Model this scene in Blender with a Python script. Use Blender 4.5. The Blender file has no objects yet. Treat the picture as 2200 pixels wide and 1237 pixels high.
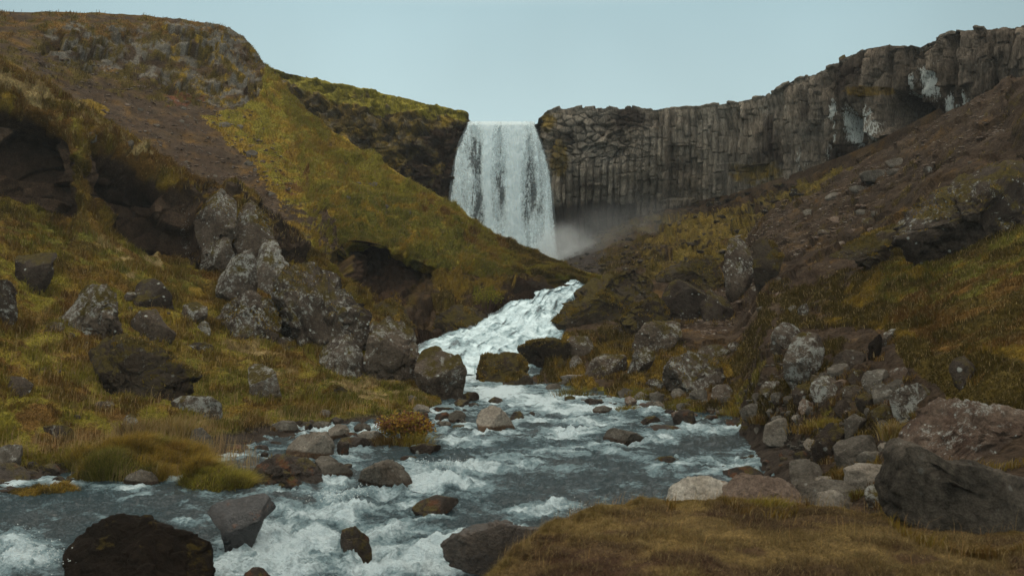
import bpy, math, random
import numpy as np
from mathutils import Vector
from mathutils.bvhtree import BVHTree

# ------------------------------------------------------------------ camera, sky, sun, exposure
S = bpy.context.scene
C = S.collection
F = 2140.0                       # focal length in photo pixels (photo 2200 x 1237)
cam_d = bpy.data.cameras.new('camera')
cam_d.lens = 36.0 * F / 2200.0
cam_d.sensor_width = 36.0
cam_d.clip_start = 0.1
cam_d.clip_end = 2000
cam_d.dof.use_dof = True
cam_d.dof.focus_distance = 30.0
cam_d.dof.aperture_fstop = 3.2
cam = bpy.data.objects.new('camera', cam_d)
cam.rotation_euler = (math.radians(90), 0, 0)
C.objects.link(cam)
S.camera = cam

SUN_EL, SUN_AZ = math.radians(58), math.radians(-25)     # azimuth measured from +Y towards +X
w = bpy.data.worlds.new('World')
S.world = w
w.use_nodes = True
nt = w.node_tree
nt.nodes.clear()
out = nt.nodes.new('ShaderNodeOutputWorld')
bg = nt.nodes.new('ShaderNodeBackground')
bg.inputs['Strength'].default_value = 0.1
sky = nt.nodes.new('ShaderNodeTexSky')
sky.sky_type = 'NISHITA'
sky.sun_disc = False
sky.sun_elevation = SUN_EL
sky.sun_rotation = SUN_AZ
sky.dust_density = 4
tc = nt.nodes.new('ShaderNodeTexCoord')
sep = nt.nodes.new('ShaderNodeSeparateXYZ')
nt.links.new(tc.outputs['Generated'], sep.inputs[0])
ramp = nt.nodes.new('ShaderNodeValToRGB')                 # overcast: brighter towards the zenith
ramp.color_ramp.elements[0].position = 0.0
ramp.color_ramp.elements[0].color = (0.50, 0.60, 0.60, 1)
ramp.color_ramp.elements[1].position = 1.0
ramp.color_ramp.elements[1].color = (1.85, 1.62, 1.33, 1)
e = ramp.color_ramp.elements.new(0.14); e.color = (0.475, 0.625, 0.640, 1)
e = ramp.color_ramp.elements.new(0.27); e.color = (0.365, 0.52, 0.555, 1)
e = ramp.color_ramp.elements.new(0.50); e.color = (1.08, 1.04, 0.93, 1)
nt.links.new(sep.outputs['Z'], ramp.inputs[0])
cn = nt.nodes.new('ShaderNodeTexNoise')
cn.inputs['Scale'].default_value = 2.2
cn.inputs['Detail'].default_value = 3
nt.links.new(tc.outputs['Generated'], cn.inputs['Vector'])
cm = nt.nodes.new('ShaderNodeMapRange')
cm.inputs['From Min'].default_value = 0.3; cm.inputs['From Max'].default_value = 0.7
cm.inputs['To Min'].default_value = 8.9; cm.inputs['To Max'].default_value = 11.1
nt.links.new(cn.outputs['Fac'], cm.inputs[0])
# the bright part of the cloud behind the fall
dt = nt.nodes.new('ShaderNodeVectorMath'); dt.operation = 'DOT_PRODUCT'
nt.links.new(tc.outputs['Generated'], dt.inputs[0])
dt.inputs[1].default_value = (-0.03, 0.975, 0.215)
dm = nt.nodes.new('ShaderNodeMapRange')
dm.inputs['From Min'].default_value = 0.86; dm.inputs['From Max'].default_value = 1.0
dm.inputs['To Min'].default_value = 0.82; dm.inputs['To Max'].default_value = 1.22
nt.links.new(dt.outputs['Value'], dm.inputs[0])
mm = nt.nodes.new('ShaderNodeMath'); mm.operation = 'MULTIPLY'
nt.links.new(cm.outputs[0], mm.inputs[0]); nt.links.new(dm.outputs[0], mm.inputs[1])
bk = nt.nodes.new('ShaderNodeMapRange')                   # extra brightness added to the unseen sky behind the viewer, lights camera-facing faces
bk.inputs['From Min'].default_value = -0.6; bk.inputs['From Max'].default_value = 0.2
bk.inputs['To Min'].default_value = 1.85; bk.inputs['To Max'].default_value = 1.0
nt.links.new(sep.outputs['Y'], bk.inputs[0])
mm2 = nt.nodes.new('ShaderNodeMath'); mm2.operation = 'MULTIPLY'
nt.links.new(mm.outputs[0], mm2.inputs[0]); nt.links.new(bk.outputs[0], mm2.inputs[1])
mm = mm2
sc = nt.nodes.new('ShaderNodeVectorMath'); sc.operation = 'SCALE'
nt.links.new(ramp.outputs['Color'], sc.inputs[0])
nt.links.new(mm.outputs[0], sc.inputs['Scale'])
mixw = nt.nodes.new('ShaderNodeMixRGB')
mixw.inputs[0].default_value = 0.93
nt.links.new(sky.outputs[0], mixw.inputs[1])
nt.links.new(sc.outputs[0], mixw.inputs[2])
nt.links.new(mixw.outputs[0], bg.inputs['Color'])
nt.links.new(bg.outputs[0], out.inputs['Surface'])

sun_d = bpy.data.lights.new('sun', 'SUN')
sun_d.energy = 0.85
sun_d.angle = math.radians(35)
sun_d.color = (1.0, 0.92, 0.80)
sun = bpy.data.objects.new('sun', sun_d)
sdir = Vector((math.sin(SUN_AZ) * math.cos(SUN_EL), math.cos(SUN_AZ) * math.cos(SUN_EL), math.sin(SUN_EL)))
sun.rotation_euler = sdir.to_track_quat('Z', 'Y').to_euler()
sun.location = sdir * 100
C.objects.link(sun)

S.view_settings.view_transform = 'Standard'
S.view_settings.look = 'None'
S.view_settings.exposure = 0.0
S.view_settings.gamma = 1.0
S.cycles.max_bounces = 5
S.cycles.diffuse_bounces = 2
S.cycles.glossy_bounces = 2
S.cycles.transparent_max_bounces = 12
S.cycles.volume_bounces = 1
S.cycles.use_denoising = True

# ------------------------------------------------------------------ noise in numpy
def _h(ix, iy, iz, seed):
    n = (ix.astype(np.int64) * 374761393 + iy.astype(np.int64) * 668265263 + iz.astype(np.int64) * 2147483647 + seed * 974634777) & 0xffffffff
    n = ((n ^ (n >> 13)) * 1274126177) & 0xffffffff
    n = ((n ^ (n >> 16)) * 2246822519) & 0xffffffff
    return n ^ (n >> 15)

def _u(h, k=0):
    h = (h * (2654435761 + 2 * k * 40503) + k * 7919) & 0xffffffff
    h = (h ^ (h >> 15)) & 0xffffffff
    return h.astype(np.float64) / 4294967295.0

def perlin(P, seed=0):
    i = np.floor(P).astype(np.int64)
    f = P - i
    t = f * f * f * (f * (f * 6 - 15) + 10)
    r = 0
    for dx in (0, 1):
        wx = t[..., 0] if dx else 1 - t[..., 0]
        for dy in (0, 1):
            wy = t[..., 1] if dy else 1 - t[..., 1]
            for dz in (0, 1):
                wz = t[..., 2] if dz else 1 - t[..., 2]
                h = _h(i[..., 0] + dx, i[..., 1] + dy, i[..., 2] + dz, seed)
                g = (_u(h, 1) * 2 - 1) * (f[..., 0] - dx) + (_u(h, 2) * 2 - 1) * (f[..., 1] - dy) + (_u(h, 3) * 2 - 1) * (f[..., 2] - dz)
                r = r + wx * wy * wz * g
    return r * 1.5

def fbm(P, scale=1.0, octv=4, seed=0, gain=0.5, ridged=False):
    a, s, r, tot = 1.0, scale, 0, 0
    for o in range(octv):
        n = perlin(P * s + 17.3 * o, seed + o)
        if ridged:
            n = 1 - 2.2 * np.abs(n) - 0.4
        r = r + a * n
        tot += a
        a *= gain
        s *= 2.03
    return r / tot

def blocks(P, seed=0, tilt=0.5):
    """Faceted block field: nearest jittered cell gives a level and a tilted plane; also the distance to the joint."""
    i = np.floor(P).astype(np.int64)
    best = np.full(P.shape[:-1], 1e9); second = best.copy(); val = np.zeros(P.shape[:-1])
    for dx in (-1, 0, 1):
        for dy in (-1, 0, 1):
            for dz in (-1, 0, 1):
                h = _h(i[..., 0] + dx, i[..., 1] + dy, i[..., 2] + dz, seed)
                c = np.stack([i[..., 0] + dx + _u(h, 1), i[..., 1] + dy + _u(h, 2), i[..., 2] + dz + _u(h, 3)], -1)
                q = P - c
                d = (q ** 2).sum(-1)
                v = (_u(h, 4) * 2 - 1) + tilt * ((_u(h, 5) * 2 - 1) * q[..., 0] + (_u(h, 6) * 2 - 1) * q[..., 1] + (_u(h, 7) * 2 - 1) * q[..., 2]) * 2
                near = d < best
                second = np.where(near, best, np.minimum(second, d))
                val = np.where(near, v, val)
                best = np.where(near, d, best)
    return val, np.sqrt(second) - np.sqrt(best)

def sstep(a, b, x):
    t = np.clip((x - a) / (b - a), 0, 1)
    return t * t * (3 - 2 * t)

# ------------------------------------------------------------------ helpers
def W(px, py, D):
    return np.array([(px - 1100.0) / F * D, D, (618.5 - py) / F * D])

def proj(V):
    D = np.maximum(V[..., 1], 0.3)
    return 1100 + F * V[..., 0] / D, 618.5 - F * V[..., 2] / D

def cr_weights(t, n):
    """Catmull-Rom weights for parameter t (0..n-1) over n control rows."""
    M = np.zeros((len(t), n))
    for k, x in enumerate(t):
        i = min(int(x), n - 2); f = x - i
        ws = (-0.5 * f + f * f - 0.5 * f ** 3, 1 - 2.5 * f * f + 1.5 * f ** 3, 0.5 * f + 2 * f * f - 1.5 * f ** 3, -0.5 * f * f + 0.5 * f ** 3)
        for j, wt in zip((i - 1, i, i + 1, i + 2), ws):
            if j < 0:
                M[k, 0] += 2 * wt; M[k, 1] -= wt
            elif j >= n:
                M[k, n - 1] += 2 * wt; M[k, n - 2] -= wt
            else:
                M[k, j] += wt
    return M

def params(ctrl, axis, step, fixed=None):
    n = ctrl.shape[axis]
    px, py = proj(ctrl)
    px = np.clip(px, -250, 2450); py = np.clip(py, -150, 1390)
    d = np.hypot(np.diff(px, axis=axis), np.diff(py, axis=axis)).max(axis=1 - axis)
    t = []
    for i in range(n - 1):
        k = fixed if fixed else max(4, int(math.ceil(d[i] / step)))
        t += [i + j / k for j in range(k)]
    return np.array(t + [n - 1 - 1e-9])

def loft(ctrl, step=2.6, fixed=None):
    ctrl = np.array(ctrl, float)
    tr, tcn = params(ctrl, 0, step, fixed), params(ctrl, 1, step, fixed)
    A, B = cr_weights(tr, ctrl.shape[0]), cr_weights(tcn, ctrl.shape[1])
    V = np.einsum('ri,ijk,cj->rck', A, ctrl, B)
    return V, tr, tcn

def normals(V):
    du = np.gradient(V, axis=1); dv = np.gradient(V, axis=0)
    n = np.cross(dv, du)
    n /= np.linalg.norm(n, axis=-1, keepdims=True) + 1e-9
    return n

def facing(V):
    n = normals(V)
    v = -V / (np.linalg.norm(V, axis=-1, keepdims=True) + 1e-9)
    s = np.sign((n * v)[len(V) // 4: 3 * len(V) // 4].sum())
    return n * (s if s else 1)

def inpoly(px, py, poly):
    r = np.zeros(px.shape, bool)
    n = len(poly)
    for k in range(n):
        x1, y1 = poly[k]; x2, y2 = poly[(k + 1) % n]
        if y1 == y2:
            continue
        r ^= ((y1 > py) != (y2 > py)) & (px < (x2 - x1) * (py - y1) / (y2 - y1) + x1)
    return r

def tag(o, label=None, cat=None, group=None, kind=None):
    if label: o['label'] = label
    if cat: o['category'] = cat
    if group: o['group'] = group
    if kind: o['kind'] = kind
    return o

def raw_mesh(name, verts, faces_n, loops, mat, attrs=None, smooth=True, parent=None):
    me = bpy.data.meshes.new(name)
    nv = len(verts)
    me.vertices.add(nv)
    me.vertices.foreach_set('co', np.ascontiguousarray(verts, np.float32).ravel())
    me.loops.add(len(loops))
    me.loops.foreach_set('vertex_index', np.ascontiguousarray(loops, np.int32))
    nf = len(loops) // faces_n
    me.polygons.add(nf)
    me.polygons.foreach_set('loop_start', np.arange(nf, dtype=np.int32) * faces_n)
    if attrs:
        for k, a in attrs.items():
            a = np.asarray(a)
            if a.ndim == 2:
                at = me.attributes.new(k, 'FLOAT_COLOR', 'POINT')
                c4 = np.ones((nv, 4), np.float32); c4[:, :3] = a
                at.data.foreach_set('color', c4.ravel())
            else:
                at = me.attributes.new(k, 'FLOAT', 'POINT')
                at.data.foreach_set('value', np.ascontiguousarray(a, np.float32))
    me.update(calc_edges=True)
    if smooth:
        me.polygons.foreach_set('use_smooth', np.ones(nf, bool))
    me.materials.append(mat)
    o = bpy.data.objects.new(name, me)
    C.objects.link(o)
    if parent: o.parent = parent
    return o

LAND = []          # coarse copies of the land surfaces, for resting things on them
def grid_loops(nr, nc):
    i = np.arange(nr * nc).reshape(nr, nc)
    return np.stack([i[:-1, :-1], i[:-1, 1:], i[1:, 1:], i[1:, :-1]], -1).reshape(-1)

def grid_mesh(name, V, mat, attrs=None, land=True, kind='structure', label=None, cat=None, **kw):
    nr, nc = V.shape[:2]
    loops = grid_loops(nr, nc)
    # make faces look outwards (towards the sky / the valley)
    n = normals(V); up = (n[..., 2].mean() - 0.6 * n[..., 1].mean())
    if up > 0:
        loops = loops.reshape(-1, 4)[:, ::-1].reshape(-1)
    at = {k: (a.reshape(-1, 3) if a.ndim == 3 else a.reshape(-1)) for k, a in (attrs or {}).items()}
    o = raw_mesh(name, V.reshape(-1, 3), 4, loops, mat, at)
    tag(o, label, cat, None, kind)
    if land:
        st = 3
        Vc = V[::st, ::st]
        LAND.append((Vc.reshape(-1, 3), grid_loops(*Vc.shape[:2]).reshape(-1, 4)))
    return o

# ------------------------------------------------------------------ materials
def new_mat(name):
    m = bpy.data.materials.new(name); m.use_nodes = True
    t = m.node_tree; t.nodes.clear()
    o = t.nodes.new('ShaderNodeOutputMaterial')
    b = t.nodes.new('ShaderNodeBsdfPrincipled')
    t.links.new(b.outputs[0], o.inputs[0])
    return m, t, b, o

def N(t, kind, **kw):
    n = t.nodes.new(kind)
    for k, v in kw.items():
        if hasattr(n, k): setattr(n, k, v)
        else: n.inputs[k.replace('_', ' ')].default_value = v
    return n

def noise(t, vec, scale, detail=4, rough=0.6, dist=0.0):
    n = t.nodes.new('ShaderNodeTexNoise')
    n.inputs['Scale'].default_value = scale; n.inputs['Detail'].default_value = detail
    n.inputs['Roughness'].default_value = rough; n.inputs['Distortion'].default_value = dist
    t.links.new(vec, n.inputs['Vector'])
    return n.outputs['Fac']

def mr(t, v, a, b, c, d, smooth=False):
    n = t.nodes.new('ShaderNodeMapRange')
    if smooth: n.interpolation_type = 'SMOOTHSTEP'
    for k, x in zip(('From Min', 'From Max', 'To Min', 'To Max'), (a, b, c, d)):
        if isinstance(x, (int, float)): n.inputs[k].default_value = x
        else: t.links.new(x, n.inputs[k])
    t.links.new(v, n.inputs[0])
    return n.outputs[0]

def ma(t, op, a, b=None):
    n = t.nodes.new('ShaderNodeMath'); n.operation = op
    for k, x in enumerate((a, b)):
        if x is None: continue
        if isinstance(x, (int, float)): n.inputs[k].default_value = x
        else: t.links.new(x, n.inputs[k])
    return n.outputs[0]

def mix(t, f, a, b, mode='MIX'):
    n = t.nodes.new('ShaderNodeMixRGB'); n.blend_type = mode
    for k, x in enumerate((f, a, b)):
        if isinstance(x, (int, float)): n.inputs[k].default_value = x
        elif isinstance(x, tuple): n.inputs[k].default_value = (*x, 1)
        else: t.links.new(x, n.inputs[k])
    return n.outputs[0]

def grey(t, v):
    n = t.nodes.new('ShaderNodeCombineXYZ')
    for k in range(3): t.links.new(v, n.inputs[k])
    return n.outputs[0]

def bump(t, b, h, dist, strength=1.0, nrm=None):
    n = t.nodes.new('ShaderNodeBump')
    n.inputs['Distance'].default_value = dist; n.inputs['Strength'].default_value = strength
    t.links.new(h, n.inputs['Height'])
    if nrm: t.links.new(nrm, n.inputs['Normal'])
    t.links.new(n.outputs[0], b.inputs['Normal'])
    return n.outputs[0]

def stretch(t, vec, s):
    n = t.nodes.new('ShaderNodeMapping'); n.inputs['Scale'].default_value = s
    t.links.new(vec, n.inputs[0]); return n.outputs[0]

def land_mat(name, f1=3.0, f2=22.0, bd=0.05, streak=None, lich=(0.42, 0.45, 0.43), rough=0.95, spec=0.06):
    m, t, b, o = new_mat(name)
    P = t.nodes.new('ShaderNodeNewGeometry').outputs['Position']
    Q = stretch(t, P, streak) if streak else P
    col = N(t, 'ShaderNodeAttribute', attribute_name='Col').outputs['Color']
    li = N(t, 'ShaderNodeAttribute', attribute_name='Li').outputs['Fac']
    n1 = noise(t, Q, f1, 5, 0.65); n2 = noise(t, Q, f2, 4, 0.7)
    v = ma(t, 'MULTIPLY', mr(t, n1, 0.3, 0.7, 0.55, 1.45), mr(t, n2, 0.3, 0.7, 0.35, 1.65))
    c = mix(t, 1.0, col, grey(t, v), 'MULTIPLY')
    n3 = noise(t, Q if streak else P, f1 * (5 if streak else 3.3), 7, 0.85, 0.2)
    thr = mr(t, li, 0, 1, 0.78, 0.42)
    lm = mr(t, ma(t, 'SUBTRACT', n3, thr), 0.0, 0.05, 0.0, 1.0)
    c = mix(t, lm, c, lich)
    t.links.new(c, b.inputs['Base Color'])
    b.inputs['Roughness'].default_value = rough
    b.inputs['Specular IOR Level'].default_value = spec
    h = ma(t, 'ADD', noise(t, Q, f1 * 2, 6, 0.7), ma(t, 'MULTIPLY', n2, 0.5))
    bump(t, b, h, bd)
    return m

M_GROUND = land_mat('hill_ground', 1.6, 14, 0.10)
M_BANK = land_mat('bank_ground', 3.0, 26, 0.06)
M_CLIFF = land_mat('columnar_basalt', 1.6, 8, 0.10, streak=(1.8, 1.8, 0.6))
M_MOUND = land_mat('mound_ground', 5.0, 60, 0.03)

def rock_mat(name, dark, light, lichen=0.3, moss=0.0, wet=None, fine=1.0, rust=0.0, rough=0.85, mosscol=(0.075, 0.060, 0.012), lcol=(0.27, 0.285, 0.265), spec=0.12):
    m, t, b, o = new_mat(name)
    geo = t.nodes.new('ShaderNodeNewGeometry'); P = geo.outputs['Position']
    oi = t.nodes.new('ShaderNodeObjectInfo')
    n1 = noise(t, P, 1.3 * fine, 6, 0.65, 0.3); n2 = noise(t, P, 14 * fine, 5, 0.75)
    n5 = noise(t, P, 55 * fine, 3, 0.7)
    c = mix(t, mr(t, n1, 0.36, 0.64, 0, 1), dark, light)
    v = ma(t, 'MULTIPLY', mr(t, n2, 0.3, 0.7, 0.5, 1.5), mr(t, oi.outputs['Random'], 0, 1, 0.78, 1.22))
    v = ma(t, 'MULTIPLY', v, mr(t, n5, 0.3, 0.7, 0.7, 1.3))
    c = mix(t, 1.0, c, grey(t, v), 'MULTIPLY')
    sep = t.nodes.new('ShaderNodeSeparateXYZ'); t.links.new(geo.outputs['Normal'], sep.inputs[0])
    nz = sep.outputs['Z']
    if rust:
        c = mix(t, mr(t, noise(t, P, 3.1 * fine, 4, 0.6), 0.62 - 0.14 * rust, 0.70 - 0.14 * rust, 0, 0.8), c, (0.09, 0.035, 0.012))
    if lichen:
        a = noise(t, P, 7.5 * fine, 7, 0.85, 0.4)
        up = mr(t, nz, -0.5, 0.9, -0.05, 0.05)
        zone = mr(t, noise(t, P, 1.1 * fine, 3, .6), 0.35, 0.65, -.06, .06)
        lm = mr(t, ma(t, 'ADD', ma(t, 'ADD', a, up), zone), 0.66 - 0.15 * lichen, 0.72 - 0.15 * lichen, 0, 0.8)
        c = mix(t, lm, c, lcol)
        vo = t.nodes.new('ShaderNodeTexVoronoi'); vo.inputs['Scale'].default_value = 5.0 * fine; vo.inputs['Randomness'].default_value = 1
        t.links.new(P, vo.inputs['Vector'])
        spot = mr(t, ma(t, 'ADD', vo.outputs['Distance'], ma(t, 'MULTIPLY', a, 0.5)), 0.36, 0.41, 1, 0)
        sm = ma(t, 'MULTIPLY', spot, mr(t, noise(t, P, 1.7 * fine, 2), 0.45, 0.55, 0, 0.9 * min(1, lichen * 2)))
        c = mix(t, sm, c, (0.36, 0.39, 0.37))
    if moss:
        mn = ma(t, 'ADD', noise(t, P, 2.2 * fine, 5, 0.7), mr(t, nz, -0.6, 1.0, -0.22, 0.16))
        c = mix(t, mr(t, mn, 0.62 - 0.25 * moss, 0.70 - 0.25 * moss, 0, 1), c, mix(t, mr(t, n2, 0.35, 0.65, 0, 1), mosscol, (0.03, 0.022, 0.006)))
    t.links.new(c, b.inputs['Base Color'])
    b.inputs['Roughness'].default_value = rough
    b.inputs['Specular IOR Level'].default_value = spec
    if wet is not None:      # wet skin near the water line
        sp = t.nodes.new('ShaderNodeSeparateXYZ'); t.links.new(P, sp.inputs[0])
        at = N(t, 'ShaderNodeAttribute', attribute_name='Wet').outputs['Fac']
        wv = mr(t, ma(t, 'ADD', at, mr(t, n1, 0.3, 0.7, -0.2, 0.2)), 0.35, 0.65, 0, 1)
        c2 = mix(t, mr(t, wv, 0, 1, 0, wet), c, mix(t, 1.0, c, (0.32, 0.22, 0.15), 'MULTIPLY'))
        t.links.new(c2, b.inputs['Base Color'])
        t.links.new(mr(t, wv, 0, 1, rough, 0.35), b.inputs['Roughness'])
    h = ma(t, 'ADD', ma(t, 'ADD', noise(t, P, 6 * fine, 7, 0.7), ma(t, 'MULTIPLY', n2, 0.5)), ma(t, 'MULTIPLY', n5, 0.2))
    bump(t, b, h, 0.10 / fine)
    return m

RM = {
    'lich': rock_mat('lichened_basalt', (0.034, 0.025, 0.018), (0.092, 0.074, 0.056), 0.70, 0.18),
    'lich2': rock_mat('pale_lichened_basalt', (0.040, 0.030, 0.022), (0.108, 0.090, 0.071), 1.0, 0.14),
    'dark': rock_mat('dark_basalt', (0.022, 0.016, 0.012), (0.054, 0.043, 0.033), 0.40, 0.2),
    'grey': rock_mat('grey_basalt', (0.050, 0.043, 0.034), (0.115, 0.107, 0.090), 0.15, 0.0, wet=1.0, fine=1.5),
    'pale': rock_mat('pale_basalt', (0.12, 0.105, 0.085), (0.21, 0.195, 0.165), 0.05, 0.0, wet=1.0, fine=1.5),
    'cream': rock_mat('cream_basalt', (0.20, 0.18, 0.145), (0.34, 0.33, 0.29), 0.03, 0.0, wet=1.0, fine=1.4, rust=0.1),
    'pink': rock_mat('pinkish_basalt', (0.12, 0.088, 0.068), (0.19, 0.15, 0.12), 0.03, 0.0, wet=1.0, fine=1.3),
    'wet': rock_mat('wet_basalt', (0.016, 0.012, 0.009), (0.042, 0.034, 0.027), 0.0, 0.1, fine=1.6, rust=0.5, rough=0.38),
    'slab': rock_mat('wet_grey_slab', (0.010, 0.010, 0.010), (0.034, 0.036, 0.038), 0.0, 0.0, fine=1.8, rust=0.12, rough=0.22, spec=0.5),
    'submerged': rock_mat('submerged_basalt', (0.020, 0.015, 0.011), (0.055, 0.042, 0.030), 0.0, 0.0, fine=2.2, rough=0.22, spec=0.5),
    'moss': rock_mat('mossy_basalt', (0.024, 0.017, 0.011), (0.050, 0.040, 0.028), 0.15, 0.45),
    'darkmoss': rock_mat('dark_mossy_basalt', (0.007, 0.005, 0.003), (0.013, 0.009, 0.006), 0.0, -0.2, fine=1.6, mosscol=(0.040, 0.030, 0.005), rough=0.9, spec=0.08),
    'brown': rock_mat('brown_basalt', (0.065, 0.042, 0.030), (0.13, 0.098, 0.074), 0.5, 0.0, fine=1.8),
    'fore': rock_mat('smooth_dark_basalt', (0.026, 0.023, 0.018), (0.078, 0.068, 0.054), 0.10, 0.0, fine=1.2),
}
# ------------------------------------------------------------------ ground cover colours (albedo)
GG = (.155, .134, .021); OG = (.182, .122, .019); RB = (.105, .060, .016); SC = (.045, .031, .021); SG = (.068, .050, .033)
DK = (.022, .014, .009); RK = (.105, .098, .082); MS = (.066, .049, .011); PL = (.240, .185, .085); RD = (.110, .045, .026)
DB = (.038, .027, .018); GR = (.105, .098, .018)

def cover(V, px, py, pal, paints, seed=0, sc=0.5):
    n = [fbm(V, sc * (1 + .4 * k), 5, seed + 31 * k, .6) for k in range(len(pal))]
    wts = np.stack([np.exp(9 * x) * w_ for x, (c, w_) in zip(n, pal)], -1)
    wts /= wts.sum(-1, keepdims=True)
    col = sum(wts[..., k:k + 1] * np.array(c) for k, (c, w_) in enumerate(pal))
    wx, wy = fbm(V, 0.9, 4, seed + 500, .6), fbm(V, 0.9, 4, seed + 600, .6)
    n2 = fbm(V, 1.1, 5, seed + 700, .65)
    masks = {}
    for k, (c, poly, thr, warp, *tagk) in enumerate(paints):
        ins = inpoly(px + warp * wx * 2.5, py + warp * wy * 2.5, poly).astype(float)
        nn = np.roll(n2, 7 * k, 1)
        m = ins * sstep(thr - .08, thr + .08, nn)
        if c is not None:
            col = col * (1 - m[..., None]) + np.array(c) * m[..., None]
        if not tagk:
            for g in masks: masks[g] = masks[g] * (1 - m)
        for g in tagk:
            masks[g] = np.maximum(masks.get(g, 0), m)
    return col, masks

def Wc(rows):
    return [[W(*p) for p in r] for r in rows]

def T_(cols):        # list of columns -> list of rows
    return [list(r) for r in zip(*cols)]

# ---- 1. far wall: plateau edge, wall behind the fall, columnar cliff to the right -------------------
top = [(400, 120, 74), (500, 142, 71), (600, 158, 68), (700, 181, 66), (760, 191, 65), (880, 219, 64), (960, 235, 63), (1003, 250, 62.6),
       (1010, 272, 62.8), (1080, 274, 63.0), (1150, 272, 62.8), (1160, 258, 61.8), (1192, 241, 60.6), (1240, 238, 60), (1300, 236, 59.5), (1380, 238, 58.5),
       (1500, 233, 57), (1600, 222, 55), (1675, 200, 53), (1697, 180, 52), (1750, 165, 50.5), (1800, 145, 49), (1850, 113, 47.5), (1900, 102, 46),
       (1960, 101, 44.5), (2008, 103, 43), (2022, 84, 42), (2060, 71, 41), (2120, 65, 39.5), (2200, 61, 38), (2320, 50, 36), (2460, 40, 34), (3300, 10, 32)]
foot_py = {400: 560, 500: 560, 600: 560, 700: 562, 760: 562, 880: 564, 960: 566, 1003: 568, 1010: 568, 1080: 570, 1150: 570, 1160: 566, 1192: 556,
           1240: 540, 1300: 512, 1380: 482, 1500: 468, 1600: 450, 1675: 425, 1697: 418, 1750: 400, 1800: 385, 1850: 368, 1900: 350, 1960: 318, 2008: 292,
           2022: 285, 2060: 262, 2120: 235, 2200: 205, 2320: 180, 2460: 150, 3300: 120}
cols = []
for (x, y, D) in top:
    t = W(x, y, D)
    fy = foot_py[x]
    und = 0.0
    if x < 1000:      # mossy broken slope that steepens downwards
        mid = W(x, y + (fy - y) * .22, D - 1.6); mid2 = W(x, y + (fy - y) * .55, D - 2.3); ft = W(x, fy, D - 4.0)
    else:
        rec = 1.6 * max(0, 1 - abs(x - 1330) / 330.0)
        if 1000 < x < 1155: rec = 1.0
        mid = W(x, y + (fy - y) * .30, D - 0.3); mid2 = W(x, y + (fy - y) * .65, D - .2 + rec * .4); ft = W(x, fy, D - 0.3 + rec)
    low = W(x, fy + 45, D - 2)
    back1 = t + np.array([0, 4.0, 0.15]); back2 = t + np.array([0, 26.0, -0.3])
    edge = t + np.array([0, 0.7, 0.03])
    cols.append([back2, back1, edge, t, mid, mid2, ft, low])
V, tr, tcn = loft(T_(cols), 1.8)
px, py = proj(V)
nrm = facing(V)
# coordinate along the wall and height
d = np.diff(V[:, :, :2], axis=1); s = np.concatenate([np.zeros((V.shape[0], 1)), np.cumsum(np.hypot(d[..., 0], d[..., 1]), 1)], 1)
s = np.tile(s[np.searchsorted(tr, 3.5)], (V.shape[0], 1)); z = V[..., 2]
Rr = sstep(1150, 1175, px)                    # right of the fall: basalt
face = sstep(2.85, 3.0, tr)[:, None] * np.ones_like(px)
Pn = np.stack([s, z * 0 + 3, z], -1)
# left side: mossy, craggy
bl, bj = blocks(np.stack([V[..., 0] * .9, V[..., 1] * .5, V[..., 2] * 1.5], -1), 5)
bl2, bj2 = blocks(V * np.array([2.1, 1.2, 3.0]), 6)
left = (0.55 * fbm(V, .35, 5, 3) + .38 * bl * face + .16 * bl2 * face + .22 * fbm(V, 1.3, 4, 9, ridged=True))
# right side: columns
sw = s + .10 * fbm(np.stack([s * .25, z * .05, z * 0], -1), 1, 2, 77) + .04 * z * np.sin(s * .3)
wd = 0.40
ci = np.floor(sw / wd + .25 * np.sin(np.floor(sw / wd) * 7.1)); cf = sw / wd - np.floor(sw / wd)
hc = _h(ci, ci * 0, ci * 0, 11)
bandh = 0.8 + 1.8 * _u(hc, 1)
bi = np.floor(z / bandh + _u(hc, 2) * 5)
hb = _h(ci, bi, ci * 0, 12)
hg = _h(np.floor(sw / (wd * 4.3)), np.floor(z / 3.1 + _u(_h(np.floor(sw / (wd * 4.3)), ci * 0, ci * 0, 4), 1) * 3), ci * 0, 13)
colm = .34 * (_u(hc, 3) - .5) + .34 * (_u(hb, 1) - .5) * (_u(hb, 2) > .5) + .50 * (_u(hg, 1) - .5) - .30 * sstep(.62, 1.0, np.abs(2 * cf - 1)) + .30 * (cf - .5) * (_u(hc, 6) * 2 - 1) - .10 * (np.abs((z / bandh + _u(hc, 2) * 5) % 1 - .5) > .46)
but = .55 * fbm(Pn, .16, 4, 21) + .25 * fbm(Pn, .9, 3, 22)
colm = colm + but
blk, bjk = blocks(np.stack([sw * 1.9, z * 0, z * 2.9 + .5 * np.sin(s)], -1), 31, .7)
blkd = .17 * blk - .18 * (bjk < .10) + .5 * fbm(Pn, .3, 3, 23)
zb = sstep(0, 1, 1 - np.clip(np.maximum((px + 40 * fbm(V, .5, 3, 99) - 1300) / 130, (py + 30 * fbm(V, .5, 3, 98) - 320) / 60), 0, 1)) * Rr      # rosette of column ends near the fall
rough_r = sstep(1650, 1850, px)
crag_b, crag_j = blocks(np.stack([sw * .9, V[..., 1] * 0, z * .40], -1), 41, .35)
right = colm * (1 - zb) + blkd * zb
right = right * (1 - .15 * rough_r) + rough_r * (.30 * crag_b + .22 * blocks(np.stack([sw * 2.4, z * 0, z * .7], -1), 47, .3)[0] + .25 * fbm(Pn, .5, 4, 42))
right = right * (.25 + .75 * sstep(3.0, 3.5, tr)[:, None])
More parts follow.
